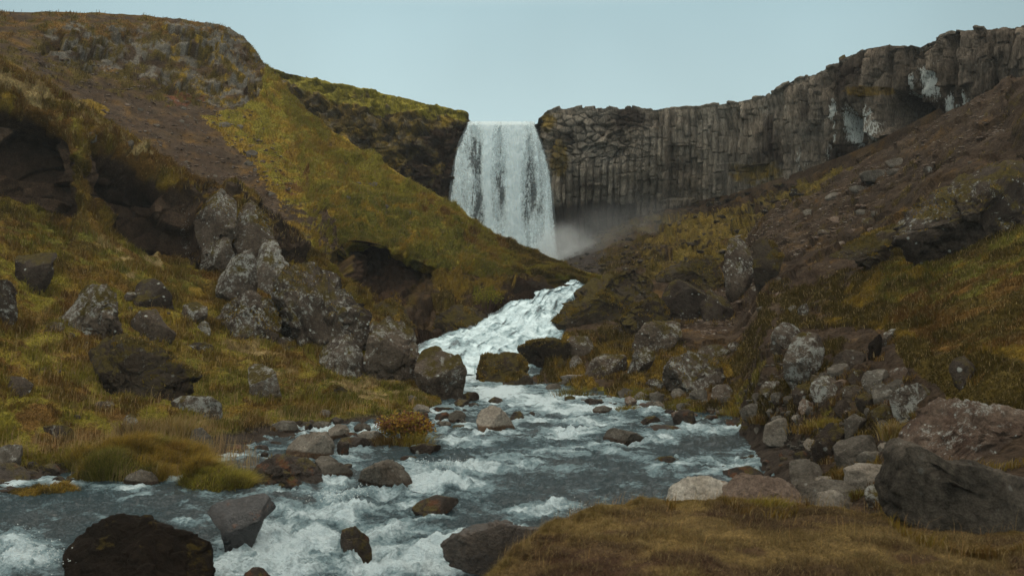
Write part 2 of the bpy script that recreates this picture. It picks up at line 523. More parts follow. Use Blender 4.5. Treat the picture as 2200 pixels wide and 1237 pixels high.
# the shallow cave in the upper right, ledge with grass
cave = np.exp(-(((px - 1955) / 48) ** 2 + ((py - 255) / 48) ** 2) ** 2) * 2.6 + np.exp(-(((px - 1835) / 26) ** 2 + ((py - 300) / 60) ** 2) ** 2) * 1.1
topr = 1 - face
disp = left * (1 - Rr) * (1 - .6 * topr) + right * Rr * face + topr * Rr * (.20 * fbm(V, 1.1, 4, 44) + .13 * blocks(V * 1.7, 45)[0])
disp = disp - cave
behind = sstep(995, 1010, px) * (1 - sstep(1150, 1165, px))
disp = disp * (1 - .5 * behind * (1 - face))
disp[:, :] *= np.where((tr < 2.2)[:, None] & (behind > .5), 0.2, 1)
V = V + nrm * disp[..., None]
cb, cg = np.array((.162, .134, .100)), np.array((.130, .121, .103))
tone = (.55 + .75 * _u(hc, 5) * .6 + .45 * _u(hb, 5))[..., None]
tonez = (.75 + .4 * (blk * .5 + .5))[..., None]
colr = (cb * (.5 + .5 * fbm(Pn, .4, 3, 51)[..., None] * 1.6) + cg * (.5 - .5 * fbm(Pn, .4, 3, 51)[..., None] * 1.6)) * (tone * (1 - zb[..., None]) + tonez * zb[..., None])
n_ = fbm(Pn, .35, 4, 52)
footdk = sstep(.0, .25, n_ * .45 + sstep(425, 490, py) * (1 - sstep(1560, 1750, px)) * .75)[..., None]      # darker towards the foot of the wall, in blotches
colr = colr * (1 - footdk) + np.array((.026, .020, .016)) * footdk
pale = sstep(.0, .5, np.exp(-(((px - 1395) / 38) ** 2 + ((py - 430) / 55) ** 2)) + .4 * n_)[..., None] * (py > 380)[..., None] * (px < 1500)[..., None]
colr = colr * (1 - pale * .6) + np.array((.125, .110, .088)) * pale * .6
moss_r, _ = cover(V, px, py, [(MS, 1.0), (OG, 1.0), (DB, .5)], [], 8)
mr_ = np.clip(np.exp(-(((px - 1200) / 26) ** 2 + ((py - 345) / 42) ** 2) ** 1.5) + np.exp(-(((px - 1175) / 20) ** 2 + ((py - 262) / 30) ** 2))
              + np.exp(-(((px - 1620) / 70) ** 2 + ((py - 372) / 26) ** 2)) + np.exp(-(((px - 1880) / 50) ** 2 + ((py - 197) / 12) ** 2) ** 2), 0, 1)
mr_ = .85 * sstep(.36, .75, mr_ + 1.0 * fbm(V * np.array([1, 1, 2.2]), .9, 5, 55, .65))[..., None]
colr = colr * (1 - mr_) + moss_r * mr_
rr_ = rough_r[..., None]
colr = colr * (1 - rr_) + rr_ * colr * np.array((.66, .62, .60)) * (.85 + .4 * crag_b[..., None])
coll, _ = cover(V, px, py, [(MS, 1.5), (OG, .9), (DK, .5), (RK, .5), (DB, .9)], [
    (GG, [(560, 130), (700, 165), (900, 205), (1005, 240), (1000, 262), (870, 250), (760, 232), (650, 200)], -.25, 5),
    (DK, [(900, 300), (1010, 262), (1010, 600), (900, 600), (830, 420)], -.15, 8)], 61, .8)
coll = coll * (.7 + .45 * bl[..., None] * .5 + .3)
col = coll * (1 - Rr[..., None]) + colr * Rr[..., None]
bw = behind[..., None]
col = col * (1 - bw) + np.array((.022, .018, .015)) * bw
cap = (topr * Rr)[..., None] * (1 - bw)
col = col * (1 - .6 * cap) + np.array((.085, .080, .066)) * .6 * cap
li = np.zeros_like(px)
for (x, y, rx, ry, a) in [(1820, 270, 38, 55, .9), (1872, 260, 16, 60, .9), (1800, 240, 22, 40, .8), (1965, 185, 20, 40, .9), (2010, 170, 24, 45, .95), (2050, 225, 42, 45, .8),
                          (2040, 160, 14, 20, .9), (1990, 250, 16, 40, .8), (1725, 340, 30, 40, .55), (1690, 250, 14, 60, .5), (1780, 320, 14, 40, .6), (2110, 130, 60, 40, .4), (1945, 205, 12, 20, .8), (1640, 250, 60, 50, .38), (1890, 280, 20, 40, .6)]:
    li = np.maximum(li, a * np.exp(-(((px - x) / rx) ** 2 + ((py - y) / ry) ** 2) ** 1.3))
li = 1.45 * li * sstep(-.25, .15, fbm(np.stack([s * 2.2, z * 0, z * .35], -1), 1, 3, 71))
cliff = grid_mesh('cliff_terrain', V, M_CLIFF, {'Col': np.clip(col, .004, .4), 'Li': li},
                  label='wall of columnar basalt and mossy crag that closes the valley behind the waterfall')
CLIFF = (V, col, px, py)

# ---- 2. left hill: crag, scree and the green ridge running down to the stream -----------------------
R = [  # columns: skyline, below the crag, mid slope, lower edge
 [(-1100, -30, 40), (-1100, 90, 35), (-1100, 200, 31), (-1100, 430, 28)],
 [(-300, 5, 44), (-300, 110, 38.5), (-300, 220, 34), (-300, 430, 31)],
 [(-100, 18, 46), (-100, 115, 41), (-100, 210, 36.5), (-100, 425, 33)],
 [(0, 27, 48), (0, 115, 43), (0, 200, 38), (0, 420, 34)],
 [(110, 30, 50), (110, 130, 45), (110, 230, 39), (110, 440, 34.5)],
 [(230, 34, 52), (225, 160, 46.5), (215, 270, 40.5), (215, 460, 35)],
 [(330, 42, 53.5), (325, 180, 47.5), (320, 300, 41), (320, 480, 35)],
 [(420, 53, 54.5), (415, 200, 48.5), (410, 330, 41.5), (400, 500, 35)],
 [(480, 64, 55), (480, 215, 49), (480, 345, 42), (480, 510, 35)],
 [(520, 84, 55), (530, 225, 49), (530, 355, 42.5), (540, 520, 35)],
 [(545, 112, 54.6), (570, 240, 48.5), (580, 370, 42), (600, 540, 34.5)],
 [(575, 150, 53.5), (620, 270, 47.5), (650, 400, 41), (680, 545, 34.5)],
 [(640, 226, 51), (680, 320, 46.5), (715, 420, 40.5), (730, 525, 35.5)],
 [(700, 278, 49), (742, 365, 45), (775, 440, 40.5), (785, 520, 36.2)],
 [(765, 322, 47), (800, 400, 43.5), (825, 465, 40), (840, 533, 36)],
 [(850, 375, 45), (870, 440, 42), (885, 500, 39.5), (900, 557, 36)],
 [(925, 418, 43.5), (940, 475, 41.5), (955, 525, 39.3), (975, 580, 36.3)],
 [(975, 449, 42.6), (990, 497, 40.9), (1010, 545, 39), (1030, 592, 36.8)],
 [(1050, 501, 41.4), (1062, 527, 40.2), (1078, 560, 39), (1085, 598, 37.4)],
 [(1120, 533, 40.4), (1125, 545, 39.7), (1132, 572, 38.8), (1140, 598, 38)],
 [(1190, 563, 39.6), (1192, 571, 39.2), (1195, 578, 38.8), (1200, 600, 38.3)],
 [(1250, 588, 38.8), (1250, 593, 38.6), (1250, 598, 38.5), (1250, 607, 38.2)],
 [(1290, 600, 38.5), (1290, 604, 38.3), (1290, 608, 38.2), (1290, 612, 38)],
]
cols = []
for r in R:
    p = [W(*q) for q in r]
    x0 = r[0][0]
    k = sstep(560, 700, np.array(float(x0)))
    D0 = p[0][1]
    def bh(dd, dz): return np.array([p[0][0] * (1 + dd / D0), D0 + dd, p[0][2] + dz])
    b1 = bh(1.6, -0.25 * k - .1); b2 = bh(7, -.2 - 5.0 * k); b3 = bh(22 - 10 * k, -.5 - 8 * k)
    tuck = p[3] + np.array([0, 2.5, -0.5]); tuck2 = p[3] + np.array([0, 3.0, -4])
    cols.append([b3, b2, b1] + p + [tuck, tuck2])
V, tr, tcn = loft(T_(cols), 2.6)
px, py = proj(V); nrm = facing(V)
bl, bj = blocks(V * np.array([.75, .30, .95]), 105, .5); bl2, bj2 = blocks(V * np.array([2.2, .9, 2.4]), 106, .5)
fr = sstep(2.6, 3, tr)[:, None] * np.ones_like(px)
cragpoly = [(90, 60), (330, 60), (470, 40), (560, 100), (600, 170), (585, 235), (500, 230), (400, 200), (300, 170), (200, 150), (90, 140)]
wob = 30 * fbm(V, .4, 4, 110)
crag = np.clip(inpoly(px + wob, py + wob, cragpoly).astype(float), 0, 1)
k5 = np.ones(9) / 9
for ax in (0, 1):
    crag = np.apply_along_axis(lambda a: np.convolve(np.pad(a, 4, 'edge'), k5, 'valid'), ax, crag)
patchy = sstep(-.12, .12, fbm(V, .33, 4, 112))
rockm = crag * (.35 + .65 * patchy)
gw = sstep(-40, 40, (px - (455 + (py - 230) * .75)))                                    # green side of the ridge
tus = fbm(V * np.array([1, 1, 1.6]), .9, 4, 120, .55, ridged=True)
disp = .55 * fbm(V, .14, 4, 100) * sstep(2.9, 3.4, tr)[:, None] + .16 * fbm(V, .9, 4, 101) + rockm * (.42 * bl + .24 * bl2 - .15 * (bj < .06)) * sstep(3.0, 3.5, tr)[:, None] + gw * (.24 * tus)
# ledges broken into the green slope near its edge
disp += .35 * sstep(0.05, .3, fbm(V * np.array([.6, .6, 1.4]), .8, 4, 130, .6)) * sstep(640, 760, px)
disp += gw * fr * .13 * (1 - np.abs((V[..., 2] * 1.15 + 1.6 * fbm(V, .35, 4, 133) ) % 1 - .5) * 4).clip(0, 1) * sstep(-.1, .2, fbm(V, .5, 3, 134))
disp *= (1 - .75 * sstep(1020, 1200, px))
V = V + nrm * (disp * (.35 + .65 * fr))[..., None]
col, mk = cover(V, px, py, [(SC, 1.6), (DB, 1.0), (SG, .5), (RB, .35)], [
    (MS, [(-300, -20), (600, -20), (640, 260), (540, 240), (330, 215), (200, 180), (-300, 140)], -.02, 14, 'g1'),
    (RB, [(-300, -20), (560, -20), (480, 75), (350, 80), (200, 90), (-300, 75)], .04, 8, 'g1'),
    (OG, [(330, 60), (600, 110), (640, 250), (540, 235), (380, 200)], .10, 10, 'g1'),
    (RK, cragpoly, .07, 14, 'rock'),
    (OG, [(430, 250), (520, 236), (560, 200), (572, 120), (700, 210), (1300, 500), (1300, 660), (700, 640), (640, 470), (600, 440), (540, 350), (480, 300)], -.42, 9, 'g'),
    (GG, [(430, 250), (520, 236), (560, 200), (572, 120), (700, 210), (1300, 500), (1300, 660), (700, 640), (640, 470), (600, 420), (540, 330), (480, 280)], -.06, 6, 'g'),
    (GR, [(690, 400), (900, 430), (1080, 540), (1100, 600), (800, 560), (700, 500)], .02, 6, 'g'),
    (RB, [(540, 300), (640, 300), (690, 420), (640, 450)], .10, 6, 'g1'),
    (RB, [(860, 380), (1000, 470), (1240, 580), (1250, 620), (1050, 560), (930, 470)], .08, 6, 'g'),
    (MS, [(1090, 520), (1250, 560), (1260, 620), (1100, 620)], -.05, 6, 'g1'),
    (DB, [(600, 430), (700, 440), (740, 540), (640, 560)], -.05, 8),
    (OG, [(590, 440), (640, 480), (700, 520), (690, 540), (600, 500)], .0, 6, 'g'),
    (OG, [(160, 212), (200, 207), (240, 228), (225, 242), (170, 235)], -.4, 3, 'g1'),
    (RD, [(345, 195), (420, 190), (440, 215), (370, 225)], .12, 14),
    (RD, [(595, 400), (640, 395), (640, 425), (600, 428)], .12, 8),
], 140, .5)
col = col * (1 - (rockm * mk.get('rock', 0))[..., None] * .0)
col = col * (1 + .25 * (bl * rockm)[..., None])
li = .35 * rockm * mk['rock']
grid_mesh('hill_slope', V, M_GROUND, {'Col': np.clip(col, .004, .4), 'Li': li},
          label='left hill with a broken crag, brown scree and a green ridge running down towards the stream')
HILL = (V, col, px, py, np.clip(mk['g'] + .55 * mk['g1'], 0, 1) * fr)

# ---- 3. near left hill: the ridge with dark hollows and the boulder bank down to the water ----------
R = [ # crest, lip, foot of the dark face, slope, boulder field, lower bank, water edge, under water
 [(-1100, -120, 24), (-1100, 60, 22), (-1100, 350, 20.5), (-1100, 480, 17.5), (-1100, 660, 15), (-1100, 850, 13.2), (-1100, 1015, 12.9), (-1100, 1090, 12)],
 [(-300, -20, 28), (-300, 130, 26.2), (-300, 380, 24.5), (-300, 500, 20.5), (-300, 660, 17), (-300, 840, 14), (-300, 1010, 13.4), (-300, 1080, 12.4)],
 [(-120, 70, 29.2), (-120, 170, 27.4), (-120, 410, 26), (-120, 510, 22), (-120, 670, 18.2), (-120, 840, 15), (-120, 1004, 13.7), (-120, 1070, 12.6)],
 [(0, 130, 30), (0, 222, 28), (0, 432, 27.3), (0, 530, 23.5), (0, 680, 19.5), (0, 840, 16), (0, 1000, 13.9), (0, 1060, 12.8)],
 [(75, 180, 30.2), (70, 236, 28.3), (80, 450, 27.9), (80, 540, 24.3), (80, 690, 20.1), (80, 840, 16.3), (90, 995, 14.0), (90, 1055, 12.9)],
 [(130, 210, 30.5), (130, 262, 28.6), (135, 472, 27.6), (135, 545, 24.6), (135, 690, 20.4), (135, 840, 16.7), (140, 985, 14.3), (140, 1045, 13.1)],
 [(178, 236, 30.7), (172, 300, 28.2), (172, 440, 27.0), (180, 560, 24.6), (190, 700, 20.6), (200, 835, 17), (200, 975, 14.6), (200, 1035, 13.4)],
 [(220, 262, 30.9), (215, 318, 28.9), (225, 470, 28.2), (240, 580, 24.6), (250, 705, 20.7), (255, 832, 17.3), (255, 965, 14.8), (255, 1025, 13.6)],
 [(270, 292, 31.2), (265, 335, 29.5), (280, 510, 28.4), (295, 600, 24.8), (305, 712, 21), (310, 830, 17.7), (315, 955, 15.0), (315, 1015, 13.9)],
 [(350, 348, 31.5), (345, 385, 30), (360, 555, 28.8), (375, 620, 25.6), (390, 722, 21.8), (400, 830, 18.4), (400, 945, 15.4), (400, 1000, 14.3)],
 [(430, 398, 32), (435, 425, 30.5), (445, 572, 29), (456, 642, 26), (478, 732, 22.5), (488, 830, 18.9), (478, 930, 16.2), (478, 985, 14.9)],
 [(530, 426, 32.3), (545, 448, 31), (550, 585, 29.3), (565, 662, 26.6), (590, 742, 23.4), (605, 830, 19.7), (605, 906, 17.4), (605, 958, 16)],
 [(600, 480, 32.5), (612, 520, 31.4), (630, 620, 29.9), (655, 692, 27), (690, 760, 24), (720, 828, 20.6), (730, 893, 18.2), (735, 945, 16.8)],
 [(690, 560, 32.8), (712, 600, 31.9), (745, 662, 30), (775, 722, 27.3), (805, 775, 24.5), (845, 833, 21.5), (880, 884, 19.1), (885, 932, 17.8)],
 [(770, 645, 32.8), (805, 670, 31.6), (850, 705, 29.8), (885, 752, 27.6), (915, 798, 25), (935, 840, 22), (948, 866, 20.6), (958, 908, 19.3)],
]
cols = []
for r in R:
    p = [W(*q) for q in r]
    cols.append([p[0] + np.array([.3, 8, -4.5]), p[0] + np.array([.2, 1.8, -.5])] + p)
V, tr, tcn = loft(T_(cols), 2.6)
px, py = proj(V); nrm = facing(V)
fr = sstep(1.6, 2, tr)[:, None] * np.ones_like(px)
wobx, woby = 28 * fbm(V, .45, 4, 200), 28 * fbm(V, .45, 4, 201)
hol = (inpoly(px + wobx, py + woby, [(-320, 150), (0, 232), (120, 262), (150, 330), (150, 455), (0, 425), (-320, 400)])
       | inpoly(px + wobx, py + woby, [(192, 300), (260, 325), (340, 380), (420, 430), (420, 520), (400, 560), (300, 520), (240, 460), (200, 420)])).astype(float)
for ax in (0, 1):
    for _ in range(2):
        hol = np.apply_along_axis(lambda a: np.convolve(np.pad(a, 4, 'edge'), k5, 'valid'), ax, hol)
bl, bj = blocks(V * np.array([.8, .6, .8]), 205, .7); bl2, _ = blocks(V * np.array([2.4, 2, 2.6]), 206, .6)
rockz = sstep(1.9, 2.6, tr)[:, None] * (1 - sstep(3.9, 4.2, tr))[:, None] * np.ones_like(px)
tus = fbm(V * np.array([1, 1, 1.2]), 1.1, 4, 220, .55, ridged=True)
low = sstep(4.0, 4.6, tr)[:, None] * np.ones_like(px)
edge_w = 1 - sstep(7.2, 7.9, tr)[:, None]
disp = .30 * fbm(V, .25, 3, 210) * (1 - low * .4) - hol * (1.0 + .5 * fbm(V, .6, 3, 212)) + hol * (.25 * bl + .12 * bl2) + (1 - hol) * rockz * (.22 * bl + .1 * bl2) \
     + .15 * tus * (1 - hol) + low * .24 * fbm(V, .75, 4, 213, .55)
V = V + nrm * (disp * (.3 + .7 * fr) * (.35 + .65 * edge_w))[..., None]
col, mk = cover(V, px, py, [(OG, 1.0), (RB, 1.3), (MS, 1.3), (GG, .5)], [
    (RB, [(-320, -60), (0, 120), (350, 330), (640, 520), (600, 560), (300, 400), (0, 260), (-320, 180)], -.05, 8, 'g'),
    (PL, [(-320, 20), (0, 135), (80, 178), (160, 225), (330, 330), (320, 350), (200, 285), (90, 235), (0, 200), (-320, 100)], .08, 6, 'g'),
    (DB, [(380, 400), (600, 430), (660, 560), (640, 620), (540, 590), (420, 570), (400, 480)], -.15, 10),
    (GG, [(-320, 560), (0, 560), (300, 640), (500, 680), (960, 830), (980, 920), (300, 1020), (-320, 1050)], .02, 10, 'g'),
    (GR, [(0, 460), (250, 520), (450, 620), (380, 640), (200, 580), (0, 520)], .05, 8, 'g'),
    (GR, [(400, 780), (700, 800), (960, 850), (960, 920), (450, 940)], .0, 8, 'g'),
    (PL, [(190, 500), (330, 520), (350, 580), (250, 600)], .12, 8, 'g'),
    (PL, [(450, 720), (700, 770), (950, 840), (950, 880), (700, 850), (560, 800)], .13, 8, 'g'),
    (RB, [(-320, 600), (250, 640), (350, 800), (250, 960), (-320, 1000)], .10, 10, 'g'),
], 240, .6)
gm = np.ones_like(px) * (1 - rockz * .0)
gm = np.clip(1 - hol * 1.5, 0, 1) * (1 - sstep(8.0, 8.25, tr)[:, None])
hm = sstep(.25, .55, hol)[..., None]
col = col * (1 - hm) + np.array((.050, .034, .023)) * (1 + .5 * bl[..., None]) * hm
rk2 = inpoly(px + wobx * .5, py + woby * .5, [(400, 405), (560, 425), (640, 520), (670, 640), (560, 600), (420, 570), (395, 480)])
gm = gm * (1 - .75 * rk2)
sub = sstep(7.95, 8.15, tr)[:, None, None]
col = col * (1 - sub) + np.array((.035, .028, .022)) * sub
col = col * .88  # whole bank toned down: vignetting and shading put into the ground colour
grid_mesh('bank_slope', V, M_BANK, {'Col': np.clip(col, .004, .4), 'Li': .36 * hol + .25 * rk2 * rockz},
          label='near left slope with two dark hollows under its crest and a grassy bank down to the water')
BANKL = (V, col, px, py, gm * fr)

# ---- 4. dark mossy bank below the green ridge, left of the small cascade ---------------------------
R = [
 [(660, 548, 34.8), (668, 575, 34.0), (690, 600, 33), (700, 660, 32.2), (705, 720, 31.5), (710, 800, 30)],
 [(715, 538, 35.0), (722, 560, 34.8), (735, 590, 34.2), (745, 640, 33.5), (755, 720, 31.8), (765, 800, 29)],
 [(752, 517, 35.8), (762, 540, 37.2), (772, 580, 37.2), (780, 645, 35.6), (795, 722, 32.0), (805, 800, 28.4)],
 [(800, 522, 36.0), (808, 548, 37.6), (815, 590, 37.4), (822, 650, 35.4), (835, 722, 31.6), (845, 795, 28.2)],
 [(855, 540, 36.0), (860, 562, 37.4), (866, 605, 37.0), (872, 662, 34.9), (885, 722, 31.4), (900, 790, 28.0)],
 [(905, 558, 36.0), (908, 580, 36.9), (912, 615, 36.2), (918, 672, 33.6), (930, 730, 30.6), (945, 785, 28.0)],
 [(960, 576, 36.2), (962, 595, 36.3), (965, 630, 35.4), (968, 678, 33.2), (978, 728, 30.8), (990, 770, 28.8)],
 [(1020, 590, 36.8), (1022, 608, 36.4), (1025, 636, 35.4), (1030, 672, 33.6), (1036, 712, 31.6), (1045, 750, 29.8)],
 [(1080, 596, 37.3), (1082, 610, 37.0), (1085, 630, 36.0), (1090, 655, 34.6), (1095, 688, 32.8), (1105, 725, 31)],
 [(1140, 597, 38.0), (1140, 606, 37.6), (1142, 620, 37.0), (1144, 638, 36.0), (1150, 664, 34.0), (1158, 700, 32.4)],
 [(1195, 596, 38.4), (1195, 602, 38.0), (1196, 612, 37.8), (1198, 626, 37.2), (1204, 650, 36.2), (1210, 680, 35)],
 [(1255, 604, 38.6), (1255, 608, 38.5), (1255, 615, 38.3), (1255, 626, 38.2), (1255, 650, 37.6), (1255, 680, 37)],
]
cols = []
for r in R:
    p = [W(*q) for q in r]
    cols.append([p[0] + np.array([0, 1.8, -.1])] + p)
V, tr, tcn = loft(T_(cols), 2.4)
px, py = proj(V); nrm = facing(V)
bl, bj = blocks(V * np.array([.85, .7, .9]), 305, .8); bl2, _ = blocks(V * 2.2, 306, .6)
mound = fbm(V, .45, 3, 310)
wl = 1 - sstep(5.4, 6, tr)[:, None]
disp = (.75 * mound + .30 * bl + .14 * bl2 + .12 * fbm(V, 1.8, 4, 311, .6, True)) * sstep(1.0, 2.6, tr)[:, None] * (.4 + .6 * wl)
V = V + nrm * disp[..., None]
col, mk = cover(V, px, py, [(DK, 1.3), (MS, 1.1), (DB, 1.2), (RB, .35)], [
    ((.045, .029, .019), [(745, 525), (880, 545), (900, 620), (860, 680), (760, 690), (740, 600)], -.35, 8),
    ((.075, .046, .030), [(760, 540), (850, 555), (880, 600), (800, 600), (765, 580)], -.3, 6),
    (OG, [(780, 650), (860, 650), (870, 690), (790, 700)], -.02, 8, 'g'),
    (MS, [(930, 660), (1060, 640), (1090, 690), (1040, 740), (940, 740)], -.10, 8, 'g'),
    (OG, [(900, 580), (1140, 590), (1130, 640), (1050, 660), (950, 640)], .04, 8, 'g'),
    ((.11, .11, .012), [(1015, 632), (1060, 628), (1085, 670), (1040, 680)], -.1, 6, 'g'),
    (DK, [(1100, 620), (1260, 605), (1260, 680), (1150, 680), (1040, 745), (900, 800), (860, 760), (1000, 720)], -.18, 4),
], 340, .8)
grid_mesh('cut_bank', V, M_BANK, {'Col': np.clip(col, .004, .4), 'Li': .0 * px},
          label='dark undercut earth bank with mossy humps beside the white cascade')
CUT = (V, col, px, py, mk['g'])

# ---- 5. right side: talus under the cliff, brown scree spur, grassy slope down to the water ----------
R = [
 [(1205, 545, 60.5), (1222, 568, 52), (1240, 592, 43), (1224, 650, 36), (1218, 725, 29.5), (1140, 832, 24.2), (1132, 872, 22.6)],
 [(1250, 528, 60), (1262, 562, 51), (1280, 592, 42.4), (1262, 655, 35), (1260, 735, 28.4), (1215, 845, 22.9), (1205, 890, 21.2)],
 [(1310, 500, 59.6), (1312, 548, 50), (1325, 590, 42), (1320, 660, 34), (1320, 742, 27.2), (1300, 860, 21.6), (1290, 908, 19.8)],
 [(1400, 472, 58), (1400, 530, 48), (1400, 590, 40), (1400, 665, 32.5), (1400, 755, 25.8), (1410, 882, 20.1), (1400, 925, 18.7)],
 [(1500, 457, 56), (1500, 520, 46), (1500, 590, 38.5), (1500, 670, 30.5), (1500, 770, 24.3), (1530, 902, 18.8), (1515, 950, 17.3)],
 [(1600, 437, 53), (1600, 500, 45), (1600, 590, 36.5), (1600, 680, 29), (1610, 790, 22.6), (1640, 942, 16.7), (1620, 990, 15.5)],
 [(1700, 407, 50), (1700, 480, 42), (1700, 580, 34), (1710, 680, 27), (1735, 800, 20.8), (1735, 985, 15.0), (1690, 1040, 13.8)],
 [(1800, 374, 47), (1800, 450, 39), (1810, 560, 31.5), (1820, 670, 25), (1850, 800, 19.3), (1830, 985, 13.9), (1740, 1085, 12.0)],
 [(1900, 338, 44), (1900, 430, 36), (1910, 545, 29.5), (1930, 660, 23.5), (1960, 800, 17.8), (1950, 975, 12.9), (1880, 1100, 10.4)],
 [(2000, 290, 41.5), (2000, 400, 33), (2010, 520, 27), (2040, 650, 21.5), (2060, 800, 16.3), (2060, 960, 11.9), (2000, 1110, 9.4)],
 [(2100, 240, 39.5), (2100, 350, 31), (2110, 500, 25), (2140, 640, 19.5), (2170, 800, 14.3), (2200, 950, 10.7), (2180, 1120, 8.3)],
 [(2200, 198, 37.5), (2200, 300, 30), (2260, 474, 24), (2300, 622, 18.6), (2330, 795, 13.7), (2360, 955, 10.2), (2380, 1130, 8.0)],
 [(2400, 150, 34), (2400, 250, 27), (2520, 430, 23), (2540, 590, 17.6), (2560, 780, 12.9), (2600, 945, 9.8), (2650, 1130, 7.7)],
 [(3300, 110, 32), (3300, 220, 29), (3300, 400, 25), (3300, 560, 19), (3300, 760, 14), (3300, 920, 10.6), (3300, 1120, 8.2)],
]
cols = []
for r in R:
    p = [W(*q) for q in r]
    x5 = r[5][0]
    toe = {True: W(r[6][0] + 10, 1190, 9.2)}.get(x5 < 1780, None)
    if x5 < 1700: toe = p[6] + np.array([0, -1.2, -.7])
    elif x5 < 1780: toe = np.array([2.9, 9.9, -3.15])
    else: toe = p[6] + np.array([0, -min(2.2, max(.6, p[6][1] - 8.2)), -.12])
    cols.append([p[0] + np.array([0, 2.5, .8])] + p + [toe])
V, tr, tcn = loft(T_(cols), 2.6)
px, py = proj(V); nrm = facing(V)
bl, bj = blocks(V * np.array([1.0, .8, 1.2]), 405, .7); bl2, _ = blocks(V * 2.6, 406, .6)
tus = fbm(V, 1.0, 4, 420, .55, ridged=True)
# spur: the brown scree stands proud of the ochre talus above it
line = np.interp(px, [1500, 1640, 1700, 1800, 1900, 2000, 2100, 2200, 2400], [545, 500, 470, 415, 358, 305, 255, 205, 140])
spur = sstep(-6, 22, py - line) * sstep(1560, 1680, px)
wl = 1 - sstep(5.5, 6.6, tr)[:, None]
tal = (1 - spur) * (1 - sstep(2.8, 3.6, tr)[:, None])
gz = inpoly(px + 25 * fbm(V, .4, 3, 400), py + 25 * fbm(V, .4, 3, 401), [(2240, 450), (2080, 560), (1900, 640), (1800, 700), (1600, 740), (1600, 860), (1900, 900), (2460, 1200), (2600, 400)]).astype(float)
disp = .32 * fbm(V, .22, 4, 410) * (.4 + .6 * wl) + spur * .9 + tal * (.20 * bl + .14 * bl2) * (.35 + .65 * sstep(1280, 1440, px)) + spur * .16 * fbm(np.stack([V[..., 0] * .8 + V[..., 1] * .3, V[..., 1] * .12, V[..., 2] * .3], -1), 1.4, 4, 433, .6, True) + .13 * tus * (.35 + .65 * gz) + .10 * fbm(V, 1.5, 4, 411, .6)
disp += (1 - gz) * .10 * bl * (1 - tal)
V = V + nrm * (disp * (.3 + .7 * wl) * sstep(.2, 1.2, tr)[:, None])[..., None]
col, mk = cover(V, px, py, [(SC, 1.8), (DB, .9), (SG, .8), (RB, .3)], [
    (OG, [(1400, 470), (1560, 455), (1700, 400), (1900, 340), (2060, 270), (1990, 310), (1900, 362), (1800, 420), (1640, 510), (1500, 600), (1380, 600), (1440, 540)], .02, 9, 'g1'),
    ((.105, .080, .018), [(1400, 470), (1560, 455), (1700, 400), (1900, 340), (1990, 310), (1900, 362), (1800, 420), (1640, 510), (1500, 600), (1380, 600), (1440, 540)], -.14, 9),
    (MS, [(1640, 520), (1900, 380), (2200, 230), (2400, 300), (2200, 420), (1950, 520), (1850, 640), (1600, 700), (1450, 690)], .16, 12, 'g1'),
    (DB, [(1640, 500), (1900, 370), (2200, 210), (2400, 300), (2200, 420), (1950, 520), (1850, 640), (1600, 700), (1450, 690)], .04, 12),
    (DK, [(1400, 470), (1700, 390), (1760, 420), (1640, 500), (1560, 520), (1450, 560), (1340, 590), (1300, 560), (1350, 500)], .08, 10),
    ((.125, .090, .018), [(1360, 520), (1600, 440), (1620, 500), (1560, 560), (1400, 600)], .0, 10, 'g1'),
    ((.045, .040, .036), [(1140, 470), (1290, 480), (1300, 540), (1310, 595), (1140, 600)], -.25, 10),
    (MS, [(1270, 470), (1420, 470), (1420, 600), (1290, 600)], .02, 10, 'g1'),
    (MS, [(1380, 690), (1500, 760), (1640, 740), (1700, 760), (1640, 860), (1500, 900), (1180, 860), (1120, 800), (1200, 740)], -.12, 10, 'g'),
    (OG, [(1200, 740), (1420, 730), (1560, 780), (1620, 880), (1460, 880), (1190, 850)], .0, 8, 'g'),
    (GG, [(1190, 830), (1450, 850), (1700, 880), (1900, 960), (1900, 1060), (1700, 980), (1500, 900), (1200, 870)], .02, 8, 'g'),
    (MS, [(1640, 690), (1900, 630), (1900, 800), (1650, 800)], -.02, 10, 'g'),
    (MS, [(2260, 430), (2080, 560), (1900, 640), (1840, 720), (1800, 790), (1950, 830), (2000, 900), (2500, 1200), (2600, 400)], -.42, 10, 'g'),
    (GR, [(2240, 480), (2080, 580), (1930, 660), (1900, 740), (2050, 760), (2500, 750)], -.06, 10, 'g'),
    (OG, [(2260, 430), (2080, 560), (1900, 640), (1840, 720), (1800, 790), (2500, 1000), (2600, 400)], .13, 10, 'g'),
    (RB, [(2000, 700), (2500, 640), (2500, 900), (2100, 900), (1960, 800)], .0, 10, 'g'),
    (SC, [(1450, 670), (1700, 600), (1900, 590), (1880, 640), (1650, 700), (1560, 740)], .04, 8),
    (SC, [(1560, 800), (1700, 800), (1650, 860), (1580, 850)], -.02, 8),
    (DB, [(1640, 850), (1960, 850), (2060, 960), (2400, 1050), (2400, 1200), (1650, 1100), (1600, 940)], -.25, 8),
    (MS, [(1640, 860), (1900, 860), (1950, 960), (1900, 1100), (1700, 1060), (1620, 930)], .0, 8, 'g'),
], 440, .5)
sub = (sstep(6.0, 6.3, tr)[:, None] * (1 - sstep(1740, 1800, px)))[..., None]
col = col * (1 - sub) + np.array((.035, .028, .022)) * sub
col = col * .80  # right slope darkened evenly, shading put into its colour
grid_mesh('valley_slope', V, M_GROUND, {'Col': np.clip(col, .004, .4), 'Li': .12 * tal},
          label='right valley side of talus, brown scree and grass falling to the stony water edge')
VALR = (V, col, px, py, np.clip(mk['g'] + .4 * mk['g1'], 0, 1) * (1 - sub[..., 0]))

